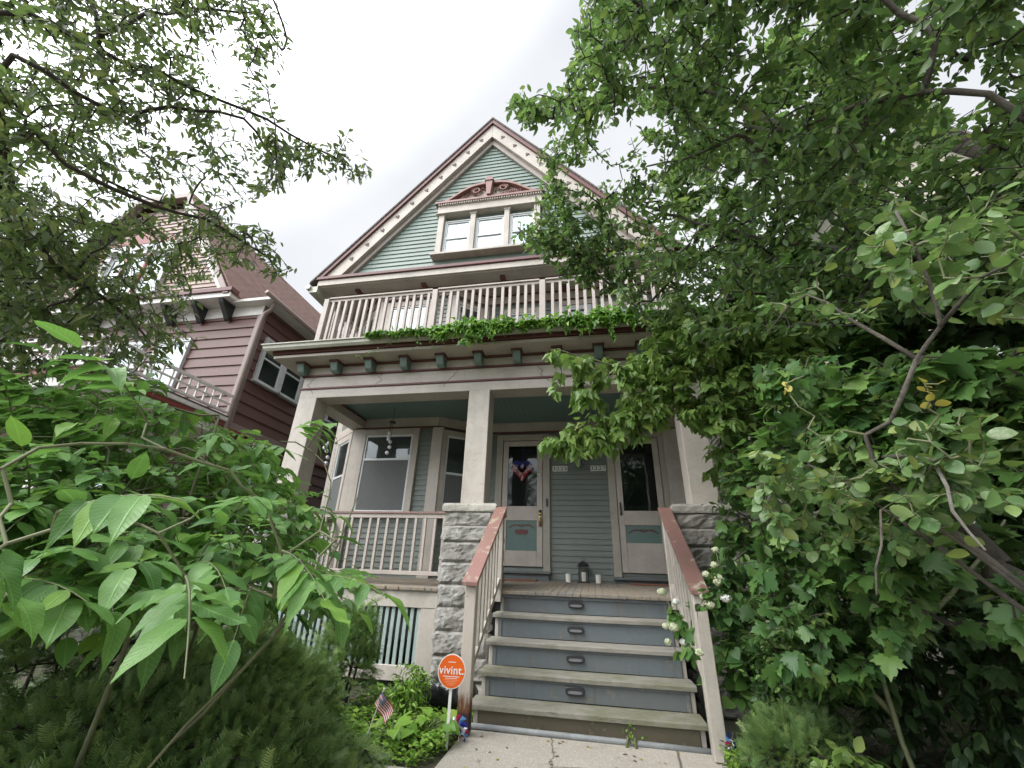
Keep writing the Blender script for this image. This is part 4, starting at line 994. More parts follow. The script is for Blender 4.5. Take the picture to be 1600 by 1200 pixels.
# ================================================================== vegetation
def ray(px, py):
    d = CF+CR*(px-800)/FPX-CU*(py-600)/FPX; return d/np.linalg.norm(d)
def pt(px, py, dist): return CAM+ray(px, py)*dist
def inpoly(P, x, y):
    c = np.zeros(len(x), bool); n = len(P)
    for i in range(n):
        x0, y0 = P[i]; x1, y1 = P[(i+1) % n]
        m_ = ((y0 > y) != (y1 > y)); xx = (x1-x0)*(y-y0)/((y1-y0) if y1 != y0 else 1e-9)+x0; c ^= m_ & (x < xx)
    return c
def nrm(a): return a/np.maximum(1e-9, np.linalg.norm(a, axis=-1, keepdims=True))
def fnoise(P, s, seed=0):
    """cheap smooth 3-D field in 0..1, for clumps and gaps"""
    r = np.random.default_rng(seed); v = np.zeros(len(P))
    for k in range(7):
        d = r.normal(size=3); d /= np.linalg.norm(d); v += np.sin(P@d*s*(.7+.5*k*.35)+r.uniform(0, 6.3))
    return .5+.5*np.tanh(v/3.0)
def volume(poly, n, d0, d1, clump=0.0, scale=4.0, seed=0, zmin=.03, accept=None):
    """points through the volume a crown fills: its outline, between a near and a far distance"""
    r = np.random.default_rng(seed+11); xs = [p[0] for p in poly]; ys = [p[1] for p in poly]; out_ = []; tot = 0
    for _ in range(40):
        x = r.uniform(min(xs), max(xs), 4*n); y = r.uniform(min(ys), max(ys), 4*n); k = inpoly(poly, x, y); x, y = x[k], y[k]
        u = r.uniform(0, 1, len(x)); a = d0(x, y) if callable(d0) else d0; b = d1(x, y) if callable(d1) else d1
        dist = a+(b-a)*u; dr = CF[None]+CR[None]*((x-800)/FPX)[:, None]-CU[None]*((y-600)/FPX)[:, None]
        P = CAM+nrm(dr)*np.broadcast_to(dist, x.shape)[:, None]
        keep = P[:, 2] > zmin
        if clump: keep &= r.uniform(0, 1, len(P)) < np.clip((fnoise(P, scale, seed)-clump)*3, 0, 1)
        if accept is not None: keep &= accept(P)
        out_.append(P[keep]); tot += keep.sum()
        if tot >= n: break
    return np.concatenate(out_)[:n]

class Skel:
    """branches that grow outward from hand-laid limbs to reach every shoot"""
    def __init__(s, nmax=90000):
        s.p = np.zeros((nmax, 3)); s.par = np.full(nmax, -1); s.n = 0; s.fix = []; s.tips = []; s.r0 = np.zeros(nmax)
    def limb(s, pts, r0, r1, jit=.03, step=.12):
        pts = np.array(pts, float); seg = [pts[0]]
        # Catmull-Rom through the given points
        Q = np.vstack([2*pts[0]-pts[1], pts, 2*pts[-1]-pts[-2]])
        for i in range(1, len(Q)-2):
            L = np.linalg.norm(Q[i+1]-Q[i]); k = max(2, int(L/step))
            for j in range(1, k+1):
                t = j/k; a, b, c, d = Q[i-1], Q[i], Q[i+1], Q[i+2]
                seg.append(.5*((2*b)+(-a+c)*t+(2*a-5*b+4*c-d)*t*t+(-a+3*b-3*c+d)*t**3))
        seg = np.array(seg); seg[1:-1] += rng.normal(0, jit*.35, (len(seg)-2, 3)); m_ = len(seg)
        rad = np.linspace(r0, r1, m_)*(1+.08*np.sin(np.arange(m_)*1.7))
        s.fix.append((seg, rad)); prev = -1
        for i in range(m_):
            s.p[s.n] = seg[i]; s.par[s.n] = prev; s.r0[s.n] = rad[i]; prev = s.n; s.n += 1
        s.nl = s.n
    def grow(s, T, step=.10, bend=.25, droop=0.0, r=None):
        r = r or np.random.default_rng(3)
        base = s.p[:s.n].copy(); d = np.full(len(T), 9e9)
        for a in range(0, len(T), 400): d[a:a+400] = np.linalg.norm(T[a:a+400, None]-base[None, ::3], axis=2).min(1)
        T = T[np.argsort(d)]; tips = []
        for t in T:
            D = np.linalg.norm(s.p[:s.n]-t, axis=1); i = int(D.argmin()); L = D[i]
            k = max(1, int(math.ceil(L/step))); a = s.p[i].copy(); pr = s.par[i]
            pd = (a-s.p[pr]) if pr >= 0 else np.array((0, 0, 1.)); pd = pd/max(1e-6, np.linalg.norm(pd))
            c = a+pd*L*bend+(t-a)*.4+np.array((0, 0, droop*L)); prev = i
            for j in range(1, k+1):
                u = j/k; q = (1-u)**2*a+2*u*(1-u)*c+u*u*t
                if j < k: q = q+r.normal(0, .012, 3)
                if s.n >= len(s.p)-2: break
                s.p[s.n] = q; s.par[s.n] = prev; prev = s.n; s.n += 1
            tips.append(prev)
        s.tips += tips; return np.array(tips)
    def dirs(s, idx, back=2):
        j = idx.copy()
        for _ in range(back): j = np.where(s.par[j] >= 0, s.par[j], j)
        return nrm(s.p[idx]-s.p[j]+1e-6)
    def twigs(s, rmin=.0022, k=.0016, e=.52, rmax=.05):
        n = s.n; wgt = np.zeros(n); wgt[np.array(s.tips, int)] = 1
        for i in range(n-1, -1, -1):
            if s.par[i] >= 0: wgt[s.par[i]] += wgt[i]
        rad = np.minimum(rmax, rmin+k*wgt**e); idx = np.arange(s.nl, n); a = s.p[s.par[idx]]; b = s.p[idx]
        return cones(a, b, np.minimum(rad[s.par[idx]], rad[idx]*1.35), rad[idx])
def cones(a, b, ra, rb, k=5):
    d = nrm(b-a); x = nrm(np.cross(d, np.array((.31, .17, .93)))); y = np.cross(d, x); V = []
    for (c, r) in ((a, ra), (b+d*.004, rb)):
        for i in range(k): t = 2*math.pi*i/k; V.append(c+(x*math.cos(t)+y*math.sin(t))*r[:, None])
    V = np.stack(V, 1); n = len(a); base = (np.arange(n)*2*k)[:, None, None]
    F = np.array([[i, (i+1) % k, k+(i+1) % k, k+i] for i in range(k)])[None]
    return V.reshape(-1, 3), (F+base).reshape(-1, 4)
def bigmesh(name, V, F, mat, parent, tint=None, uv=None, smooth=False, **kw):
    L = root_loc(parent) if parent is not None else Vector(kw.pop('origin', (0, 0, 0))); V = V-np.array(L)
    me = bpy.data.meshes.new(name); nv, nf, k = len(V), len(F), F.shape[1]
    me.vertices.add(nv); me.vertices.foreach_set('co', V.astype(np.float32).ravel())
    me.loops.add(nf*k); me.loops.foreach_set('vertex_index', F.astype(np.int32).ravel())
    me.polygons.add(nf); me.polygons.foreach_set('loop_start', np.arange(nf, dtype=np.int32)*k); me.polygons.foreach_set('loop_total', np.full(nf, k, np.int32))
    if smooth: me.polygons.foreach_set('use_smooth', np.ones(nf, bool))
    me.update(calc_edges=True)
    if tint is not None: at = me.attributes.new('tint', 'FLOAT', 'POINT'); at.data.foreach_set('value', tint.astype(np.float32))
    if uv is not None: u = me.uv_layers.new(name='UVMap'); u.data.foreach_set('uv', uv[F.ravel()].astype(np.float32).ravel())
    me.materials.append(mat); o = bpy.data.objects.new(name, me); col.objects.link(o)
    if parent is not None: o.parent = parent
    else: o.location = L
    return tag(o, kw.get('label'), kw.get('cat'), kw.get('group'), kw.get('kind'))
# leaf templates: x along the leaf (0..1), y across, z up
def blade(prof, fold=.25, curl=.18, wave=0.0, serr=0.0):
    V, UV = [], []; n = len(prof)
    for i, (x, h) in enumerate(prof):
        z = -curl*x*x; sx = serr*(1 if i % 2 else -1)
        for s_ in (-1, 0, 1):
            V.append((x+(sx*abs(s_)), s_*h, z+fold*h*abs(s_)+wave*math.sin(i*.7+s_)*.5*abs(s_))); UV.append((x, .5+s_*.5*min(1, h/.2)))
    F = []
    for i in range(n-1):
        a = 3*i; F += [(a, a+3, a+4, a+1), (a+1, a+4, a+5, a+2)]
    return np.array(V), np.array(F), np.array(UV)
T_OVATE = blade([(0, .01), (.22, .20), (.5, .25), (.78, .15), (1, .008)])
T_ELM = blade([(0, .01), (.22, .16), (.5, .205), (.78, .12), (1, .006)], fold=.3, curl=.2)
T_ROUND = blade([(0, .01), (.12, .22), (.35, .36), (.62, .36), (.86, .20), (1, .02)], fold=.18, curl=.12)
T_LANCE = blade([(0, .006), (.25, .13), (.55, .15), (.8, .08), (1, .004)], fold=.3, curl=.25)
_w = [(0, .012), (.05, .09), (.12, .16), (.2, .205), (.3, .232), (.4, .24), (.5, .232), (.6, .21), (.7, .172), (.79, .122), (.87, .065), (.94, .026), (1, .003)]
_fine = []
for (a, b), (c, d) in zip(_w[:-1], _w[1:]): _fine += [(a, b), ((a+c)/2, (b+d)/2)]
T_LEAFLET = blade(_fine+[(1, .003)], fold=.16, curl=.16, wave=.02, serr=.006)
def fan(outline, fold=.15, curl=.2):
    V = [(0.35, 0, 0)]+[(x, y, -curl*x*x+fold*abs(y)) for x, y in outline]; n = len(outline)
    F = [(0, 1+i, 1+(i+1) % n) for i in range(n)]; return np.array(V), np.array(F), np.array([(v[0], .5+v[1]) for v in V])
def sym(h): return h+[(x, -y) for x, y in h[::-1] if y > 1e-6]
T_MAPLE = fan(sym([(0, 0), (-.05, .14), (.02, .30), (.10, .28), (.18, .46), (.30, .40), (.52, .58), (.50, .40), (.58, .38), (.52, .22), (.64, .26), (.80, .20), (.80, .10), (1.0, 0)]))
T_LOBE3 = fan(sym([(0, 0), (.05, .20), (.25, .42), (.35, .30), (.50, .30), (.48, .18), (.72, .14), (1.0, 0)]), curl=.3)
T_HEART = fan(sym([(0.05, 0), (-.08, .14), (-.02, .34), (.16, .46), (.38, .46), (.60, .34), (.80, .17), (1, 0)]), fold=.12, curl=.22)
def leaves(T, P, ax, nr, size, seed=0, var=.12):
    """stamp template T at P along ax with face normal nr"""
    V, F, UV = T; r = np.random.default_rng(seed+5); ax = nrm(ax); y = nrm(np.cross(nr, ax)); z = np.cross(ax, y); n = len(P)
    wd = r.uniform(1-var, 1+var, n)[:, None, None]; S = size[:, None, None]
    Vw = P[:, None]+S*(V[None, :, :1]*ax[:, None]+V[None, :, 1:2]*wd*y[:, None]+V[None, :, 2:]*r.uniform(.3, 1.8, n)[:, None, None]*z[:, None])
    Fw = F[None]+(np.arange(n)*len(V))[:, None, None]
    t = np.repeat(r.uniform(0, 1, n), len(V)); return Vw.reshape(-1, 3), Fw.reshape(-1, F.shape[1]), t, np.tile(UV, (n, 1))
def cat_(parts):
    V, F, Tt, U = [], [], [], []; o = 0
    for v, f, t, u in parts: V.append(v); F.append(f+o); Tt.append(t); U.append(u); o += len(v)
    return np.concatenate(V), np.concatenate(F), np.concatenate(Tt), np.concatenate(U)
def sprigs(sk, tips, per, length, size, seed=0, spread=.9, droop=.25, up=1.0, T=T_OVATE, sz_var=.3, flat=.5):
    """leaves set alternately along the last stretch of every shoot"""
    r = np.random.default_rng(seed); d = sk.dirs(tips); P0 = sk.p[tips]; n = len(tips)
    k = np.tile(np.arange(per), n); i = np.repeat(np.arange(n), per); u = (k+r.uniform(0, .8, len(k)))/per
    side = nrm(np.cross(d, np.array((0, 0, 1.)))+r.normal(0, .15, (n, 3)))[i]*np.where(k % 2 == 0, 1, -1)[:, None]
    last = (k == per-1)[:, None]
    D = d[i]; P = P0[i]-D*(length*(1-u))[:, None]+r.normal(0, .006, (len(k), 3))
    ax = nrm(D*.65+side*spread*np.where(last, .15, 1)+np.array((0, 0, -droop))+r.normal(0, .22, (len(k), 3)))
    nr = np.array((0, 0, up))+r.normal(0, flat, (len(k), 3))
    s_ = size*r.uniform(1-sz_var, 1+sz_var, len(k))
    return leaves(T, P+ax*.008, ax, nr, s_, seed)
def tree(name, label, sk, bark, foliage, fmat, barkmat=BARK, cat='tree', base=None, tw=None, fname='crown', group=None, twmat=None):
    base = base if base is not None else (float(sk.p[0][0]), float(sk.p[0][1]), 0)
    t = thing(name, label, cat, base, group)
    mb = MB()
    for seg, rad in sk.fix:
        o_ = len(mb.v); n_ = 18 if rad[0] > .04 else 8; mb.tube([tuple(q) for q in seg], list(rad), n_)
        if rad[0] > .04:
            for i in range(o_, len(mb.v)):
                j = min((i-o_)//n_, len(seg)-1); c = Vector(seg[j]); v = Vector(mb.v[i]); d = v-c
                mb.v[i] = tuple(c+d*(1+.22*noise.noise(v*7)+.14*noise.noise(v*19)))
    mb.build(bark, barkmat, t, smooth=True)
    V, F = sk.twigs(**(tw or {})); bigmesh('twigs', V, F, twmat or BARKD, t)
    if not isinstance(foliage, list): foliage = [(foliage, fmat, fname)]
    for (V, F, tt, uv), mt, fn in foliage: bigmesh(fn, V, F, mt, t, tt, uv)
    return t

# ---- left street tree: trunk just out of the picture, boughs sweeping in from the upper left
sk = Skel()
tb = np.array((-4.6, -3.6, 0.))
sk.limb([tb, (-4.55, -3.55, 1.2), (-4.6, -3.5, 2.4), (-4.5, -3.45, 3.3)], .14, .07)
def P3(*a): return [pt(*q) for q in a]
j0 = np.array((-4.6, -3.5, 2.4)); j1 = np.array((-4.5, -3.45, 3.3))
sk.limb([j1]+P3((-30, 60, 4.2), (200, 100, 3.9), (330, 150, 3.8), (420, 190, 3.8), (487, 232, 3.8), (540, 255, 3.9)), .028, .006)
sk.limb([j1]+P3((0, 112, 3.9), (170, 172, 3.6), (340, 172, 3.5), (405, 210, 3.5), (440, 260, 3.5)), .026, .006)
sk.limb([j0]+P3((0, 232, 3.4), (110, 262, 3.2), (240, 319, 3.2), (356, 360, 3.3), (440, 425, 3.4)), .026, .006)
sk.limb([j0]+P3((-20, 330, 3.2), (90, 420, 3.1), (170, 470, 3.1), (240, 540, 3.2)), .035, .005)
sk.limb([j1]+P3((-60, -60, 4.2), (140, -10, 3.9), (150, 60, 3.7), (235, 20, 3.9), (400, 20, 4.1)), .03, .006)
sk.limb([j1]+P3((-120, 160, 4.5), (60, 210, 4.6), (200, 300, 4.8), (330, 330, 4.9)), .026, .006)
polyA = [(-120, -120), (395, -120), (430, -20), (452, 40), (455, 85), (415, 125), (440, 165), (430, 205), (470, 225), (440, 265), (425, 300), (330, 335), (290, 345), (200, 350), (150, 420), (-120, 470)]
polyA2 = [(-120, 330), (240, 340), (330, 330), (400, 350), (460, 430), (455, 448), (400, 425), (350, 440), (320, 430), (300, 470), (310, 530), (260, 580), (160, 600), (60, 610), (-120, 620)]
polyA3 = [(500, 235), (545, 195), (558, 215), (540, 240), (590, 262), (560, 290), (520, 285), (495, 262)]
polyA4 = [(425, 205), (495, 240), (500, 262), (470, 290), (430, 300), (400, 250)]
TA = np.concatenate([volume(polyA, 1650, 3.0, 6.0, .30, 7, 1), volume(polyA2, 1200, 2.8, 5.2, .20, 7, 2), volume(polyA3, 30, 3.7, 3.95, 0, 4, 3), volume(polyA4, 60, 3.4, 3.9, 0, 4, 4)])
tips = sk.grow(TA, .11, .3, .05)
LA = sprigs(sk, tips, 6, .22, .052, 1, droop=.6, flat=.9, T=T_ELM)
tree('street_tree', 'leafy street tree whose thin dark boughs sweep in from the upper left', sk, 'trunk', LA, L_ELM, BARKD, base=tuple(tb), tw=dict(rmin=.0013, k=.0006, rmax=.009))

# ---- right street tree: thick leaning trunk at the right edge, crown over the upper right
sk = Skel()
tb2 = np.array((4.3, -3.6, 0.))
trk = [tb2, (4.0, -3.35, .7)]+P3((1640, 930, 3.2), (1560, 875, 3.1), (1470, 800, 3.2), (1400, 700, 3.5), (1330, 620, 3.8), (1300, 598, 3.9))
sk.limb([tuple(q) for q in trk], .085, .028, jit=.04)
sk.limb([tuple(tb2), (4.45, -3.5, 1.4)]+P3((1800, 600, 3.9), (1740, 400, 4.0), (1660, 250, 4.0), (1600, 190, 4.0), (1540, 150, 4.0), (1440, 150, 4.0), (1340, 165, 4.1), (1230, 205, 4.2), (1150, 190, 4.4)), .055, .008, jit=.03)
sk.limb([pt(1740, 400, 4.0)]+P3((1600, 430, 4.1), (1500, 410, 4.1), (1400, 400, 4.2), (1290, 385, 4.4), (1200, 375, 4.6), (1100, 350, 4.8), (1030, 330, 5.0), (960, 300, 5.1)), .034, .008)
sk.limb([pt(1200, 375, 4.6)]+P3((1220, 320, 4.6), (1180, 230, 4.7), (1150, 215, 4.7), (1090, 240, 4.8), (1010, 260, 4.9)), .03, .008)
sk.limb([pt(1230, 205, 4.2)]+P3((1130, 150, 4.4), (1050, 140, 4.6), (960, 130, 4.8)), .022, .008)
sk.limb([pt(1440, 150, 4.0)]+P3((1460, 60, 4.1), (1340, -20, 4.2), (1180, -60, 4.4), (1040, -50, 4.6)), .018, .006)
sk.limb([pt(1600, 190, 4.0)]+P3((1650, 60, 4.0), (1600, -60, 4.0)), .03, .015)
sk.limb([pt(1100, 350, 4.8)]+P3((1060, 420, 4.9), (1000, 470, 5.0), (900, 400, 4.9), (850, 330, 4.9)), .02, .006)
polyB = [(905, -120), (905, 20), (890, 45), (905, 80), (885, 100), (892, 128), (840, 150), (800, 155), (790, 178), (812, 190), (850, 170), (870, 195), (840, 240), (860, 270), (900, 310), (930, 350), (960, 420), (960, 470), (1030, 530), (1200, 520), (1720, 480), (1720, -120)]
polyB2 = [(785, 172), (800, 150), (860, 165), (840, 205), (805, 200)]
polyB3 = [(800, 250), (850, 235), (900, 280), (960, 350), (1010, 430), (1010, 500), (940, 470), (880, 430), (845, 400), (800, 380), (815, 340), (840, 300)]
TB = np.concatenate([volume(polyB, 4000, 3.5, 6.5, .28, 4, 21), volume(polyB2, 26, 4.6, 5.0, 0, 4, 22), volume(polyB3, 330, 4.3, 5.2, .22, 6, 23)])
tips = sk.grow(TB, .13, .3, .03)
LB = sprigs(sk, tips, 7, .28, .074, 2, droop=.5, flat=.85)
tree('street_tree', 'broad street tree with a thick leaning grey trunk and dense crown at the right', sk, 'trunk', LB, L_RIGHT, BARK, base=tuple(tb2), tw=dict(rmin=.002, k=.0013, rmax=.03))

# ---- box elder reaching in front of the porch
sk = Skel()
sk.limb([(3.1, -1.4, 0), (3.05, -1.35, 1.2), (2.9, -1.2, 2.3), (2.7, -1.1, 3.1)], .08, .05)
sk.limb([(2.7, -1.1, 3.1)]+P3((1180, 590, 4.6), (1080, 572, 4.5), (985, 574, 4.4), (920, 560, 4.35), (870, 545, 4.3)), .03, .005)
sk.limb([(2.9, -1.2, 2.3)]+P3((1150, 640, 4.4), (1050, 640, 4.3), (960, 655, 4.2), (880, 690, 4.15)), .025, .005)
sk.limb([(2.7, -1.1, 3.1)]+P3((1200, 480, 5.0), (1120, 450, 5.0)), .03, .01)
polyE = [(850, 560), (870, 535), (930, 560), (1010, 545), (1060, 500), (1180, 470), (1300, 520), (1260, 640), (1130, 680), (1065, 655), (1010, 660), (960, 700), (900, 715), (845, 700), (842, 688), (890, 668), (900, 640), (865, 618), (868, 600), (905, 600), (900, 580)]
TE = np.concatenate([volume([(1000, 520), (1060, 480), (1300, 480), (1300, 700), (1140, 780), (1100, 760), (1095, 660), (1010, 640)], 420, 4.2, 5.0, .15, 6, 34), volume(polyE, 520, 3.9, 4.9, .20, 6, 31), volume([(842, 690), (870, 675), (960, 640), (1040, 620), (1040, 680), (960, 705), (890, 715)], 60, 4.0, 4.4, 0, 5, 33)])
tips = sk.grow(TE, .09, .3, .04)
LE = cat_([sprigs(sk, tips, 7, .16, .105, 3, T=T_LOBE3, droop=.75, flat=.45)])
tree('box_elder_tree', 'light green box elder with lobed leaves drooping before the porch beam', sk, 'trunk', LE, L_ELDER, BARKG, tw=dict(rmin=.0016, k=.0012, rmax=.02))

# ---- maples filling the gap between the houses on the right
def maple(label, base, h, polys, n, d0, d1, seed, mat, size=.13, clump=.2, per=6, T=T_MAPLE, limbs=4):
    r = np.random.default_rng(seed); sk = Skel(); b = np.array(base, float)
    sk.limb([b, b+(.05, .1, h*.35), b+(-.1, .1, h*.7), b+(.05, .15, h)], .15, .05, jit=.05)
    for k in range(limbs):
        a = r.uniform(0, 6.3); q = b+(0, 0, h*(.25+.16*k)); sk.limb([q, q+(.5*math.cos(a), .5*math.sin(a), .35), q+(1.2*math.cos(a), 1.2*math.sin(a), .8)], .05, .02)
    T_ = np.concatenate([volume(p, n_, d0, d1, clump, 3.5, seed+i) for i, (p, n_) in enumerate(zip(polys, n))])
    tips = sk.grow(T_, .16, .3, .03); return tree('maple_tree', label, sk, 'trunk', sprigs(sk, tips, per, .30, size, seed, droop=.5, T=T, flat=.5), mat, BARKD, tw=dict(rmin=.003, k=.002, rmax=.04), group='maples behind the porch on the right')
maple('dark maple filling the gap between the porch and the cream house', (3.0, .9, 0), 5.2, [[(1110, 440), (1250, 380), (1500, 420), (1500, 640), (1400, 800), (1250, 800), (1180, 740), (1130, 640)]], [1250], 5.6, 7.6, 41, L_MAPLE)
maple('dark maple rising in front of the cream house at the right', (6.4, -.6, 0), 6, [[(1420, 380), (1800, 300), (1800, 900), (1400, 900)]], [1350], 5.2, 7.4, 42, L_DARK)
maple('tall pale maple behind the others whose top shows against the sky', (4.6, 4.5, 0), 9, [[(1000, 150), (1100, 60), (1350, 40), (1500, 200), (1400, 420), (1150, 460), (1040, 380)]], [700], 8.5, 11, 43, L_RIGHT, .17, .3)

# ---- young maple and vine mass beside the right pier
sk = Skel()
sk.limb([(1.95, -2.0, 0), (2.0, -1.9, .8), (2.1, -1.8, 1.5), (2.0, -1.8, 2.2)], .018, .008)
sk.limb([(2.0, -1.9, .8), (2.5, -2.1, 1.3), (2.9, -2.1, 1.7)], .02, .008); sk.limb([(2.0, -1.9, .5), (1.6, -1.8, 1.0), (1.45, -1.6, 1.5)], .02, .008)
polyM = [(1110, 800), (1125, 730), (1135, 690), (1220, 640), (1330, 660), (1420, 700), (1440, 860), (1440, 1000), (1330, 1080), (1220, 1060), (1160, 1010), (1165, 960), (1175, 900), (1130, 860)]
TM = np.concatenate([volume(polyM, 1150, 3.5, 4.9, .18, 6, 51, accept=lambda P: P[:, 0] > 1.25), volume([(1180, 560), (1620, 540), (1640, 780), (1540, 790), (1400, 740), (1200, 700)], 420, 2.7, 3.3, .15, 6, 52), volume([(1380, 820), (1700, 930), (1700, 1000), (1400, 960)], 120, 2.8, 3.3, .15, 6, 53)])
tips = sk.grow(TM, .1, .3, .03)
tree('young_maple', 'young maple with broad lobed leaves crowding the right stone pier', sk, 'stem', [(sprigs(sk, tips[::2], 5, .16, .105, 6, T=T_MAPLE, droop=.6, flat=.6, sz_var=.45), L_MAPLE, 'crown'), (sprigs(sk, tips[1::2], 6, .16, .070, 16, T=T_OVATE, droop=.4, flat=.6, sz_var=.4), L_RIGHT, 'crown')], None, BARKG, tw=dict(rmin=.002, k=.0015, rmax=.02))

# ---- round-leaved small tree, near, right
sk = Skel()
sk.limb([(2.15, -3.9, 0), (2.1, -3.75, .6)]+P3((1370, 735, 2.4), (1395, 660, 2.35), (1432, 560, 2.3), (1468, 510, 2.3), (1450, 440, 2.35), (1400, 330, 2.5)), .017, .006, jit=.01)
sk.limb([pt(1468, 510, 2.3)]+P3((1540, 430, 2.2), (1600, 400, 2.1), (1680, 330, 2.1)), .008, .004, jit=.01)
sk.limb([pt(1380, 715, 2.4)]+P3((1460, 720, 2.2), (1490, 800, 2.05), (1540, 860, 1.95)), .010, .003, jit=.01)
sk.limb([(2.1, -3.75, .6)]+P3((1430, 800, 2.3), (1378, 850, 2.1), (1370, 930, 2.0)), .010, .003, jit=.01)
sk.limb([pt(1432, 560, 2.3)]+P3((1330, 500, 2.4), (1260, 460, 2.5), (1200, 520, 2.5)), .009, .003, jit=.01)
sk.limb([(2.1, -3.75, .6)]+P3((1330, 760, 2.5), (1240, 740, 2.6), (1150, 770, 2.7)), .012, .004, jit=.01)
TR1 = np.concatenate([volume([(1400, 640), (1560, 640), (1620, 800), (1480, 800), (1400, 760)], 60, 2.1, 2.9, 0, 6, 63), volume([(1180, 500), (1230, 430), (1330, 380), (1420, 300), (1500, 280), (1720, 300), (1720, 480), (1560, 500), (1450, 470), (1350, 490), (1260, 500)], 120, 2.1, 3.3, .15, 6, 61),
                      volume([(1140, 760), (1180, 700), (1300, 680), (1400, 690), (1500, 740), (1500, 830), (1400, 880), (1350, 860), (1250, 870), (1180, 830)], 150, 2.1, 3.0, .15, 6, 62)])
tips = sk.grow(TR1, .08, .3, .0)
a_ = cat_([sprigs(sk, tips, 4, .12, .062, 7, T=T_ROUND, droop=.3, flat=.55), sprigs(sk, tips[::3], 3, .10, .05, 8, T=T_OVATE, droop=.3, flat=.55)])
xt = sk.grow(np.array([pt(1228+i*9, 600-i*4, 2.4) for i in range(4)]+[pt(1445+i*10, 600+(i % 2)*20, 2.1) for i in range(3)]), .06, .2)
yl = sprigs(sk, xt[:4], 3, .05, .038, 9, T=T_ROUND, droop=.2); br = sprigs(sk, xt[4:5], 1, .02, .06, 10, T=T_ROUND, droop=1.5)
tree('small_tree', 'thin curved tree with round pale-spotted leaves in front of the maples', sk, 'stem', [(a_, L_ROUND, 'crown'), (yl, L_YELLOW, 'yellow_leaves')], None, BARK, tw=dict(rmin=.0015, k=.001, rmax=.01), twmat=BARKG)

# ---- left sapling with large compound leaves
sk = Skel()
sk.limb([(-1.7, -4.0, 0), (-1.66, -4.0, .5), (-1.70, -3.95, 1.0), (-1.75, -3.85, 1.6), (-1.80, -3.8, 2.0)], .013, .005, jit=.01)
sk.limb([(-1.68, -4.0, .35), (-1.3, -3.8, .85), (-1.15, -3.55, 1.25), (-1.2, -3.3, 1.65)], .009, .004, jit=.01)
sk.limb([(-1.68, -4.0, .5), (-1.9, -4.5, .9), (-1.7, -4.75, 1.3)], .012, .005, jit=.01)
sk.limb([(-1.68, -4.0, .3), (-1.2, -4.2, .7), (-.95, -4.1, 1.05)], .007, .003, jit=.01)
sk.limb([(-2.3, -3.0, 0), (-2.3, -3.0, .9), (-2.4, -2.9, 1.9)], .012, .005, jit=.01)
dm = lambda x, y: np.clip(2.5-(y-600)/600*1.75+np.clip((x-150)/600, 0, 1)*.35, 1.12, 2.6)
polyS = [(-250, 560), (20, 625), (130, 605), (200, 585), (260, 635), (340, 645), (400, 690), (430, 730), (455, 790), (455, 860), (500, 920), (480, 945), (430, 930), (380, 930), (330, 950), (250, 930), (120, 900), (-250, 930)]
TS = volume(polyS, 1050, lambda x, y: dm(x, y)*1.0, lambda x, y: dm(x, y)*1.8, 0, 4, 71)
tips = sk.grow(TS, .09, .25, .05)
hero = [(150, 800, 1.1), (10, 850, 1.1), (290, 900, 1.15), (440, 860, 1.35), (60, 700, 1.25), (230, 660, 1.4), (440, 690, 1.7), (420, 790, 1.35), (490, 900, 1.5), (310, 800, 1.1), (90, 800, 1.05), (480, 700, 1.8), (500, 830, 1.6)]
ht = sk.grow(np.array([pt(*q) for q in hero]), .07, .25, .05); alltips = np.concatenate([tips, ht])
r = np.random.default_rng(77); parts = []; rach = MB(); LP, LAx, LN_, LS = [], [], [], []
dist_ = np.linalg.norm(sk.p[alltips]-CAM, axis=1)
for ii, ti in enumerate(alltips):
    P0 = sk.p[ti]; q_ = P0-CAM; yy_ = 600-FPX*(q_@CU)/(q_@CF)
    if yy_ > 945 or (ii > 560 and ii % 3 == 0): continue
    d = sk.dirs(np.array([ti]), 3)[0]; out_v = P0-np.array((-1.7, -3.9, P0[2])); out_v[2] = 0
    ax = nrm(d*.35+nrm(out_v)*.8+r.normal(0, .38, 3)+np.array((0, 0, .18))); ax[2] = max(ax[2], -.10); ax = nrm(ax)
    L = r.uniform(.20, .34); npair = int(r.integers(3, 6)); big = r.uniform(.075, .125)*(1.0 if dist_[ii] > .9 else .9)
    pts_ = [P0+ax*L*u+np.array((0, 0, -.30*L*u*u)) for u in np.linspace(0, 1, 7)]; rach.tube([tuple(q) for q in pts_], [.0028, .0026, .0023, .002, .0017, .0014, .001], 5)
    sd = nrm(np.cross(ax, np.array((0, 0, 1.)))); roll_ = r.uniform(-.35, .35); sd = nrm(sd+np.array((0, 0, roll_)))
    for k in range(npair):
        u = .22+.70*k/(npair); q = P0+ax*L*u+np.array((0, 0, -.30*L*u*u)); tg = nrm(ax+np.array((0, 0, -.84*u)))
        for s_ in (-1, 1):
            LP.append(q+sd*s_*.004); LAx.append(nrm(sd*s_*.85+tg*.50+np.array((0, 0, -.10-r.uniform(0, .35)))+r.normal(0, .10, 3))); LN_.append(np.array((0, 0, 1.))+ax*.15+r.normal(0, .16, 3)); LS.append(big*(1-.12*abs(k-npair/2))*r.uniform(.88, 1.1))
    LP.append(pts_[-1]); LAx.append(nrm(pts_[-1]-pts_[-2]+r.normal(0, .006, 3))); LN_.append(np.array((0, 0, 1.))+r.normal(0, .15, 3)); LS.append(big*1.1)
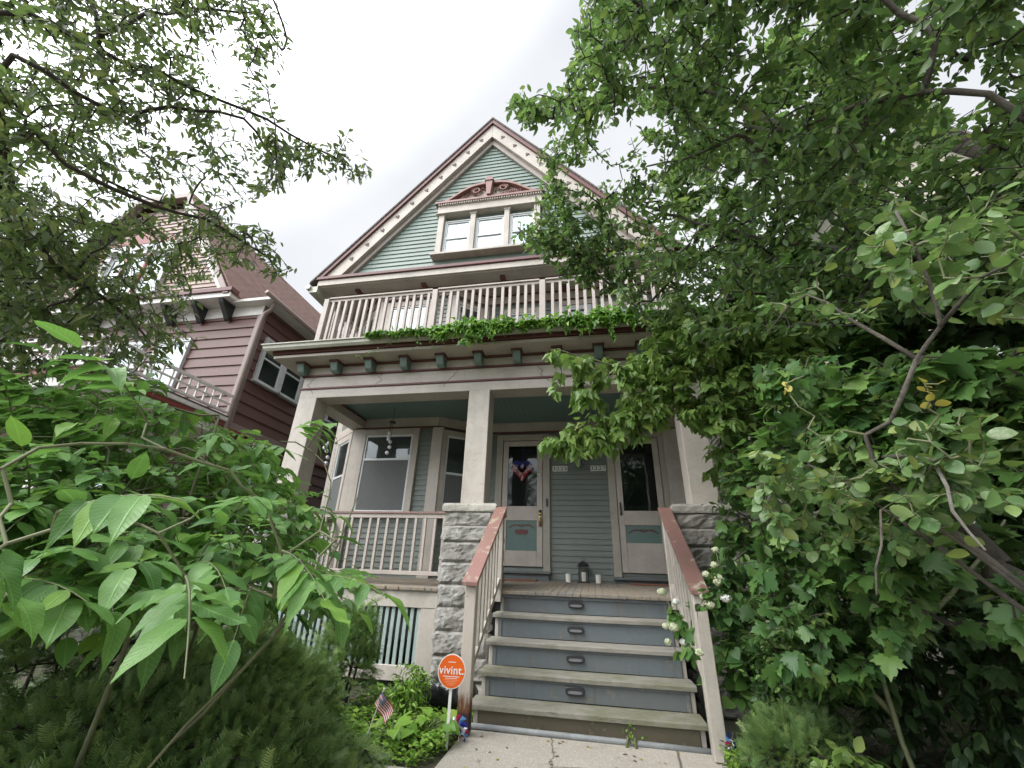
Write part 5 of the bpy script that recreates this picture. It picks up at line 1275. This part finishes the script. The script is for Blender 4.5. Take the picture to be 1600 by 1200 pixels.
LP, LAx, LN_, LS = map(np.array, (LP, LAx, LN_, LS)); q_ = LP-CAM; far = np.linalg.norm(q_, axis=1); yy = 600-FPX*(q_@CU)/(q_@CF); k_ = (far > .95) & ~((yy > 1000) & (far < 1.35)) & (yy < 1090); LP, LAx, LN_, LS = LP[k_], LAx[k_], LN_[k_], LS[k_]; grp = r.integers(0, 4, len(LP)); TV = [T_LEAFLET]
for (f_, c_, w_) in ((.32, .42, .04), (.05, -.02, .06), (.22, .28, .02)): TV.append(blade(_fine+[(1, .003)], fold=f_, curl=c_, wave=w_, serr=.007))
LS_ = cat_([leaves(TV[g_], LP[grp == g_], LAx[grp == g_], LN_[grp == g_], LS[grp == g_], 3+g_, var=.2) for g_ in range(4)])
t = tree('sapling', 'large sapling with big veined compound leaves filling the left foreground', sk, 'stem', LS_, L_BIG, BARKG, tw=dict(rmin=.0018, k=.0006, rmax=.006), fname='leaflets', twmat=BARKG)
rach.build('leaf_stalks', BARKG, t)

# ---- yews
def spray_template(nl=13, L=1.0, seed=0):
    """one flat yew spray: stem and two ranks of needles, length 1"""
    r = np.random.default_rng(seed); V, F = [], []
    def quad(a, b, w): # thin needle from a to b
        d = nrm(b-a); s_ = np.cross(d, np.array((0, 0, 1.)))*w; o = len(V); V.extend([a-s_*.5, a+s_*.5, a*.35+b*.65+s_*.5, b, a*.35+b*.65-s_*.5]); F.extend([(o, o+1, o+2, o+4), (o+4, o+2, o+3, o+3)])
    V.extend([np.array((0, -.008, -.0)), np.array((0, .008, 0)), np.array((1, .004, 0)), np.array((1, -.004, 0))]); F.append((0, 1, 2, 3))
    for i in range(nl):
        u = .06+.94*i/nl; l_ = .31*(1-.35*u)
        for s_ in (-1, 1): a = np.array((u, 0, 0)); quad(a, a+l_*np.array((.50+r.normal(0, .08), s_*.85, .22+r.normal(0, .14))), .030)
    return np.array(V), np.array(F), np.array([(v[0], .5+v[1]) for v in V])
T_SPRAY = spray_template()
# split the degenerate tip quads away: use triangles throughout
_V, _F, _U = T_SPRAY; _tri = []
for f in _F:
    if f[2] == f[3]: _tri.append((f[0], f[1], f[2]))
    else: _tri += [(f[0], f[1], f[2]), (f[0], f[2], f[3])]
T_SPRAY = (_V, np.array(_tri), _U)
def yew(label, centre, rad, n, seed, size=.12, poly=None, d=None, mat=L_YEW):
    r = np.random.default_rng(seed); c = np.array(centre, float); rad = np.array(rad, float); sk = Skel()
    for k in range(6):
        a = k*1.05+r.uniform(0, .5); e = c+rad*np.array((math.cos(a)*.55, math.sin(a)*.55, .35)); b = np.array((c[0]+.05*math.cos(a), c[1]+.05*math.sin(a), 0.)); sk.limb([b, (b*2+e)/3+(0, 0, .05), e], .018, .006, jit=.01)
    v = nrm(r.normal(size=(n*3, 3))); v = v[v[:, 2] > -.5][:n]; f = r.uniform(.62, 1, len(v))**.4
    lump = .80+.34*fnoise(v*1.0, 6, seed); P = c+rad*v*(f*lump)[:, None]; P = P[P[:, 2] > .03]
    tips = sk.grow(P, .09, .25, .0); d_ = nrm((sk.p[tips]-c)/rad**1.0*.6+sk.dirs(tips)*.5+np.array((0, 0, .15)))
    i = np.repeat(np.arange(len(tips)), 5); dd = nrm(d_[i]+r.normal(0, .42, (len(i), 3))); PP = sk.p[tips][i]-d_[i]*.04+r.normal(0, .018, (len(i), 3))
    Lv = leaves(T_SPRAY, PP, dd, np.array((0, 0, 1.))+r.normal(0, .45, (len(i), 3)), size*r.uniform(.7, 1.3, len(i)), seed)
    return tree('yew_shrub', label, sk, 'stem', Lv, mat, BARKD, 'shrub', base=(c[0], c[1], 0), tw=dict(rmin=.002, k=.001, rmax=.012), fname='needles', group='yew shrubs')
yew('low spreading yew along the bottom left corner', (-1.72, -3.6, .34), (.95, .78, .42), 2500, 81, .085)
yew('dark bushy yew in front of the slatted porch skirt', (-2.5, -2.3, .30), (.75, .70, .50), 1300, 82, .12)
yew('upright yew at the left edge under the sapling', (-2.9, -3.4, .5), (.75, .7, .95), 900, 83, .12)
yew('narrow yew shoots rising against the slats', (-2.35, -1.0, .45), (.30, .28, .50), 240, 84, .12)
yew('dark yew at the bottom right corner in deep shade', (2.9, -3.1, .3), (.85, .7, .50), 800, 85, .13)
yew('small feathery yew right of the bottom step', (1.42, -1.75, .15), (.33, .35, .33), 330, 86, .11)
yew('dark tall yew behind the fallen shade at the right edge', (4.2, -1.4, .7), (1.1, .9, 1.0), 900, 87, .16)

# ---- shade shrubs on the right: dense dark understory
def bush(name, label, c, rad, n, seed, T, size, mat, per=5, cat='shrub', zmin=.03, group=None, dist=.16, parts=None):
    r = np.random.default_rng(seed); c = np.array(c, float); rad = np.array(rad, float); sk = Skel()
    for k in range(5):
        a = k*1.26+r.uniform(0, .5); e = c+rad*np.array((math.cos(a)*.5, math.sin(a)*.5, .4)); b = np.array((c[0]+.05*math.cos(a), c[1]+.05*math.sin(a), 0.)); sk.limb([b, (b+e)/2+(0, 0, .05), e], .012, .004, jit=.01)
    v = nrm(r.normal(size=(n*2, 3))); v = v[v[:, 2] > -.8][:n]; f = r.uniform(.3, 1, len(v))**.5; P = c+rad*v*(f*(.75+.4*fnoise(v, 5, seed)))[:, None]; P = P[P[:, 2] > zmin]
    tips = sk.grow(P, .09, .3, .0); fo = [(sprigs(sk, tips, per, dist, size, seed, T=T, droop=.45, flat=.5), mat, 'foliage')]
    t = tree(name, label, sk, 'stem', fo, None, BARKG, cat, base=(c[0], c[1], 0), tw=dict(rmin=.0015, k=.0008, rmax=.008), group=group); return t, sk, tips
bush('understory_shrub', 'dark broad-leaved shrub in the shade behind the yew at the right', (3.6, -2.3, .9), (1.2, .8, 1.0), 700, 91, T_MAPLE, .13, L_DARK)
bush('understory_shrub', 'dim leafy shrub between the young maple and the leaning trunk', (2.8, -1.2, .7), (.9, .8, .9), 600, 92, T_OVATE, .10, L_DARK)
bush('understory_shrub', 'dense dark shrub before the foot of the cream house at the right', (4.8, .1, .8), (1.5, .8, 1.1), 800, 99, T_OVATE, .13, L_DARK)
bush('small_shrub', 'fine-leaved low shrub under the young maple right of the steps', (1.62, -1.45, .55), (.36, .4, .55), 330, 93, T_OVATE, .045, L_MAPLE, 7)
bush('weed_clump', 'bright broad-leaved weeds low in front of the feathery yew at the right', (1.55, -2.15, .18), (.26, .2, .22), 70, 94, T_OVATE, .09, L_ELDER, 5, 'plant')
bush('weed_clump', 'small weed tuft at the right end of the bottom step', (1.12, -1.42, .08), (.14, .12, .12), 60, 95, T_OVATE, .045, L_GROUND, 5, 'plant')

bush('weed_clump', 'tiny weed growing from the joint before the middle of the bottom step', (.38, -1.21, .05), (.04, .015, .035), 8, 100, T_OVATE, .025, L_GROUND, 4, 'plant')

# ---- hydrangea with pale round flower heads
t, sk, tips = bush('hydrangea_bush', 'hydrangea with pale green-white round flower heads leaning over the right stair rail', (1.42, -1.05, .85), (.42, .38, .75), 230, 96, T_HEART, .10, L_MAPLE, 4)
hp = np.array([pt(x_, y_, d_) for x_, y_, d_ in [(1050, 955, 3.85), (1062, 965, 3.85), (1070, 985, 3.8), (1058, 1020, 3.8), (1076, 1015, 3.8), (1085, 1035, 3.8), (1048, 960, 3.9), (1100, 920, 4.0), (1110, 930, 4.0), (1125, 890, 4.0), (1090, 950, 4.0), (1060, 990, 3.82)]])
hv = sk.grow(hp, .07, .3); LH = sprigs(sk, hv, 4, .10, .075, 44, T=T_HEART, droop=.4); bigmesh('foliage', LH[0], LH[1], L_MAPLE, t, LH[2], LH[3])
Vt, Ft = cones(sk.p[sk.par[hv]], sk.p[hv], np.full(len(hv), .003), np.full(len(hv), .002)); bigmesh('twigs', Vt, Ft, BARKG, t)
FLW = plain('hydrangea_petals', (.42, .45, .29), .6, var=.25, scale=40); FLW2 = plain('white_petals', (.55, .56, .50), .6, var=.15, scale=40)
heads = [(1034, 925, 3.9), (1056, 940, 3.9), (1041, 978, 3.8), (1053, 980, 3.75), (1044, 1003, 3.75), (1068, 1003, 3.8), (1093, 1019, 3.75), (1118, 859, 4.1), (1116, 883, 4.0), (1103, 897, 4.0), (1124, 903, 4.0), (1134, 935, 4.0), (1110, 945, 4.0), (1098, 932, 4.1), (1121, 910, 3.95)]
for k, (px_, py_, d_) in enumerate(heads):
    c = pt(px_, py_, d_); r_ = .86*[.045, .033, .036, .045, .033, .034, .036, .036, .040, .036, .040, .048, .045, .03, .038][k]; r = np.random.default_rng(k); N_ = 150
    v = nrm(r.normal(size=(N_, 3))*np.array((1, 1, .8))); P = c+v*r_*np.array((1, 1, .78))*r.uniform(.8, 1.05, (N_, 1))
    Vv = leaves(T_ROUND, P-v*.004, nrm(np.cross(v, r.normal(size=(N_, 3)))), v+r.normal(0, .3, (N_, 3)), np.full(N_, .017), k)
    bigmesh('flower_head', Vv[0], Vv[1], FLW2 if k in (1, 5, 11) else FLW, t, Vv[2], Vv[3])
    j = int(np.linalg.norm(sk.p[:sk.n]-c, axis=1).argmin()); m = MB(); m.tube([tuple(sk.p[j]), tuple((sk.p[j]+c)/2+(0, 0, .02)), tuple(c)], .0025, 5); m.build('flower_stalk', BARKG, t)

# ---- vine along the porch gutter
sk = Skel(); yv = -.50
sk.limb([(2.2, -.35, 0), (2.1, -.3, 2.0), (2.15, -.42, 4.0), (1.9, -.46, 4.58)], .02, .012, jit=.02)
sk.limb([(1.9, -.46, 4.58), (1.0, -.46, 4.60), (.2, -.44, 4.60), (-.6, -.46, 4.6), (-1.6, -.47, 4.6), (-2.4, -.47, 4.59), (-3.0, -.48, 4.58)], .012, .004, jit=.04)
r = np.random.default_rng(8); P = []
while len(P) < 1100:
    x = r.uniform(-3.2, 1.95); f = np.clip((x+3.3)/1.6, .12, 1)*(.75+.35*math.sin(x*3.1)); 
    if r.uniform() > .35+.65*f: continue
    if r.uniform() < .58: P.append((x, -.50+r.normal(0, .07), 4.57+abs(r.normal(0, .075))*f))
    else: P.append((x, -.575-abs(r.normal(0, .02)), 4.58-abs(r.normal(0, .12))*f))
tips = sk.grow(np.array(P), .07, .2, 0)
hang = [(x, -.57, 4.52-r.uniform(.04, .30)) for x in r.uniform(-3.3, .6, 36)]; ht = sk.grow(np.array(hang), .05, .1, -.1)
LV = cat_([sprigs(sk, tips, 4, .10, .085, 12, T=T_LOBE3, droop=.45, flat=.5), sprigs(sk, ht, 3, .10, .035, 13, T=T_LOBE3, droop=1.2)])
tree('vine', 'bright green vine spilling along the porch gutter below the balcony', sk, 'stem', LV, L_IVY, BARKD, 'vine', tw=dict(rmin=.0018, k=.0008, rmax=.006), fname='foliage')
# thin bare runners creeping on the frieze
for k in range(9):
    x = -4.3+k*.62; z = 4.30; pts_ = [(x, -.395, 4.50)]
    m = MB(); q = [(x+r.uniform(-.05, .05), -.006, 4.16)]
    for i in range(6): q.append((q[-1][0]+r.uniform(-.07, .09), -.006, q[-1][2]-r.uniform(.03, .07)))
    q = [p for p in q if p[2] > 3.80]
    if k % 2 == 0 and len(q) > 2: m.tube(q, .003, 4, False); o = m.build('runner', BARKD, bpy.data.objects['vine'])

# ---- front bed: ground cover, big-leaved plant, pale leaves
def gc(n, xr, yr, zr_, seed, size, T, accept=None):
    r = np.random.default_rng(seed); P = np.stack([r.uniform(*xr, n), r.uniform(*yr, n), r.uniform(*zr_, n)], 1)
    if accept is not None: P = P[accept(P)]
    a = r.uniform(0, 6.3, len(P)); ax = np.stack([np.cos(a), np.sin(a), r.uniform(-.1, .7, len(P))], 1)
    return leaves(T, P, ax, np.array((0, 0, 1.))+r.normal(0, .35, (len(P), 3)), size*r.uniform(.6, 1.3, len(P)), seed)
acc = lambda P: (P[:, 2] < .03+.13*fnoise(P*np.array((1, 1, 0)), 7, 4)) & (P[:, 0] < -1.0+.05*np.sin(P[:, 1]*9)) & ~((P[:, 1] < -1.9) & (P[:, 0] > -1.55+(-1.85-P[:, 1])*-1.2))
bed = lambda P: (P[:, 2] < .04+.12*fnoise(P*np.array((1, 1, 0)), 7, 4)) & (P[:, 1] > -2.04) & (P[:, 0] < -1.03-.25*np.clip((-P[:, 1]-1.75)*2, 0, 1)+.02*np.sin(P[:, 1]*40))
V = cat_([gc(9000, (-2.3, -.9), (-2.06, -.3), (.005, .16), 5, .045, T_OVATE, bed)])
bigmesh('ground_cover', V[0], V[1], L_GROUND, None, V[2], V[3], label='low bright green ground cover spreading beside the walk', cat='ground cover', kind='stuff', origin=(-1.4, -1.4, 0))
V = gc(9000, (-6, -1.6), (-5, 1.0), (.005, .06), 6, .05, T_OVATE, lambda P: P[:, 0] < -1.62); V2 = gc(6000, (1.45, 6), (-5, .5), (.005, .07), 7, .06, T_OVATE)
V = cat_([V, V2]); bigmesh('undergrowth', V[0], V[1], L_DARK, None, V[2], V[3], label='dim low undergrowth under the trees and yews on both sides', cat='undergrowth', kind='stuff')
def rosette(name, label, c, n, size, T, mat, seed, h=.25, cat='plant'):
    r = np.random.default_rng(seed); t = thing(name, label, cat, (c[0], c[1], 0)); P, A, N_, S = [], [], [], []; m = MB()
    for i in range(n):
        a = i*2.4+r.uniform(-.3, .3); el = r.uniform(.35, 1.15); L = h*r.uniform(.6, 1.1); e = np.array((c[0]+math.cos(a)*L*math.cos(el)*1.1, c[1]+math.sin(a)*L*math.cos(el)*1.1, .02+L*math.sin(el)))
        m.tube([(c[0], c[1], 0), tuple((np.array((c[0], c[1], 0))+e)/2+(0, 0, .03)), tuple(e)], [.006, .005, .004], 5)
        P.append(e); A.append((math.cos(a), math.sin(a), -.15+r.normal(0, .2))); N_.append((r.normal(0, .2)-.0, r.normal(0, .2)-.25, 1)); S.append(size*r.uniform(.6, 1.15))
    V = leaves(T, np.array(P), np.array(A), np.array(N_), np.array(S), seed); bigmesh('leaves', V[0], V[1], mat, t, V[2], V[3]); m.build('stalks', BARKG, t); return t
rosette('broad_leaved_plant', 'broad-leaved pale green plant in the front bed below the orange sign', (-1.30, -1.50, 0), 17, .15, T_HEART, L_GROUND, 3)
rosette('broad_leaved_plant', 'smaller broad-leaved plant nearer the yew in the front bed', (-1.50, -1.62, 0), 12, .11, T_HEART, L_GROUND, 4, .2)
bush('feathery_plant', 'feathery yellow-green plant behind the small flag', (-1.62, -1.05, .22), (.24, .22, .26), 150, 97, T_LANCE, .05, L_GROUND, 7, 'plant')
bush('variegated_plant', 'small yellowish plant by the foot of the porch skirt', (-1.45, -.45, .16), (.16, .14, .20), 60, 98, T_OVATE, .06, L_ROUND, 5, 'plant')
# fallen leaves and twigs on the walk
r = np.random.default_rng(15)
for k in range(46):
    x, y = r.uniform(-1.35, 1.2), r.uniform(-2.4, -1.25)
    V = leaves(T_OVATE, np.array([(x, y, .026)]), np.array([(math.cos(k), math.sin(k), .02)]), np.array([(0, 0, 1.)]), np.array([.028+.02*r.uniform()]), k)
    bigmesh('fallen_leaf', V[0], V[1], (L_YELLOW if k % 4 == 0 else plain('dry_leaf%d' % k, (.13, .08, .045), .8)), None, V[2], V[3], label=('yellow fallen leaf lying on the concrete walk' if k % 4 == 0 else 'dry brown fallen leaf lying on the concrete walk'), cat='leaf', group='fallen leaves on the walk', origin=(float(x), float(y), .024))
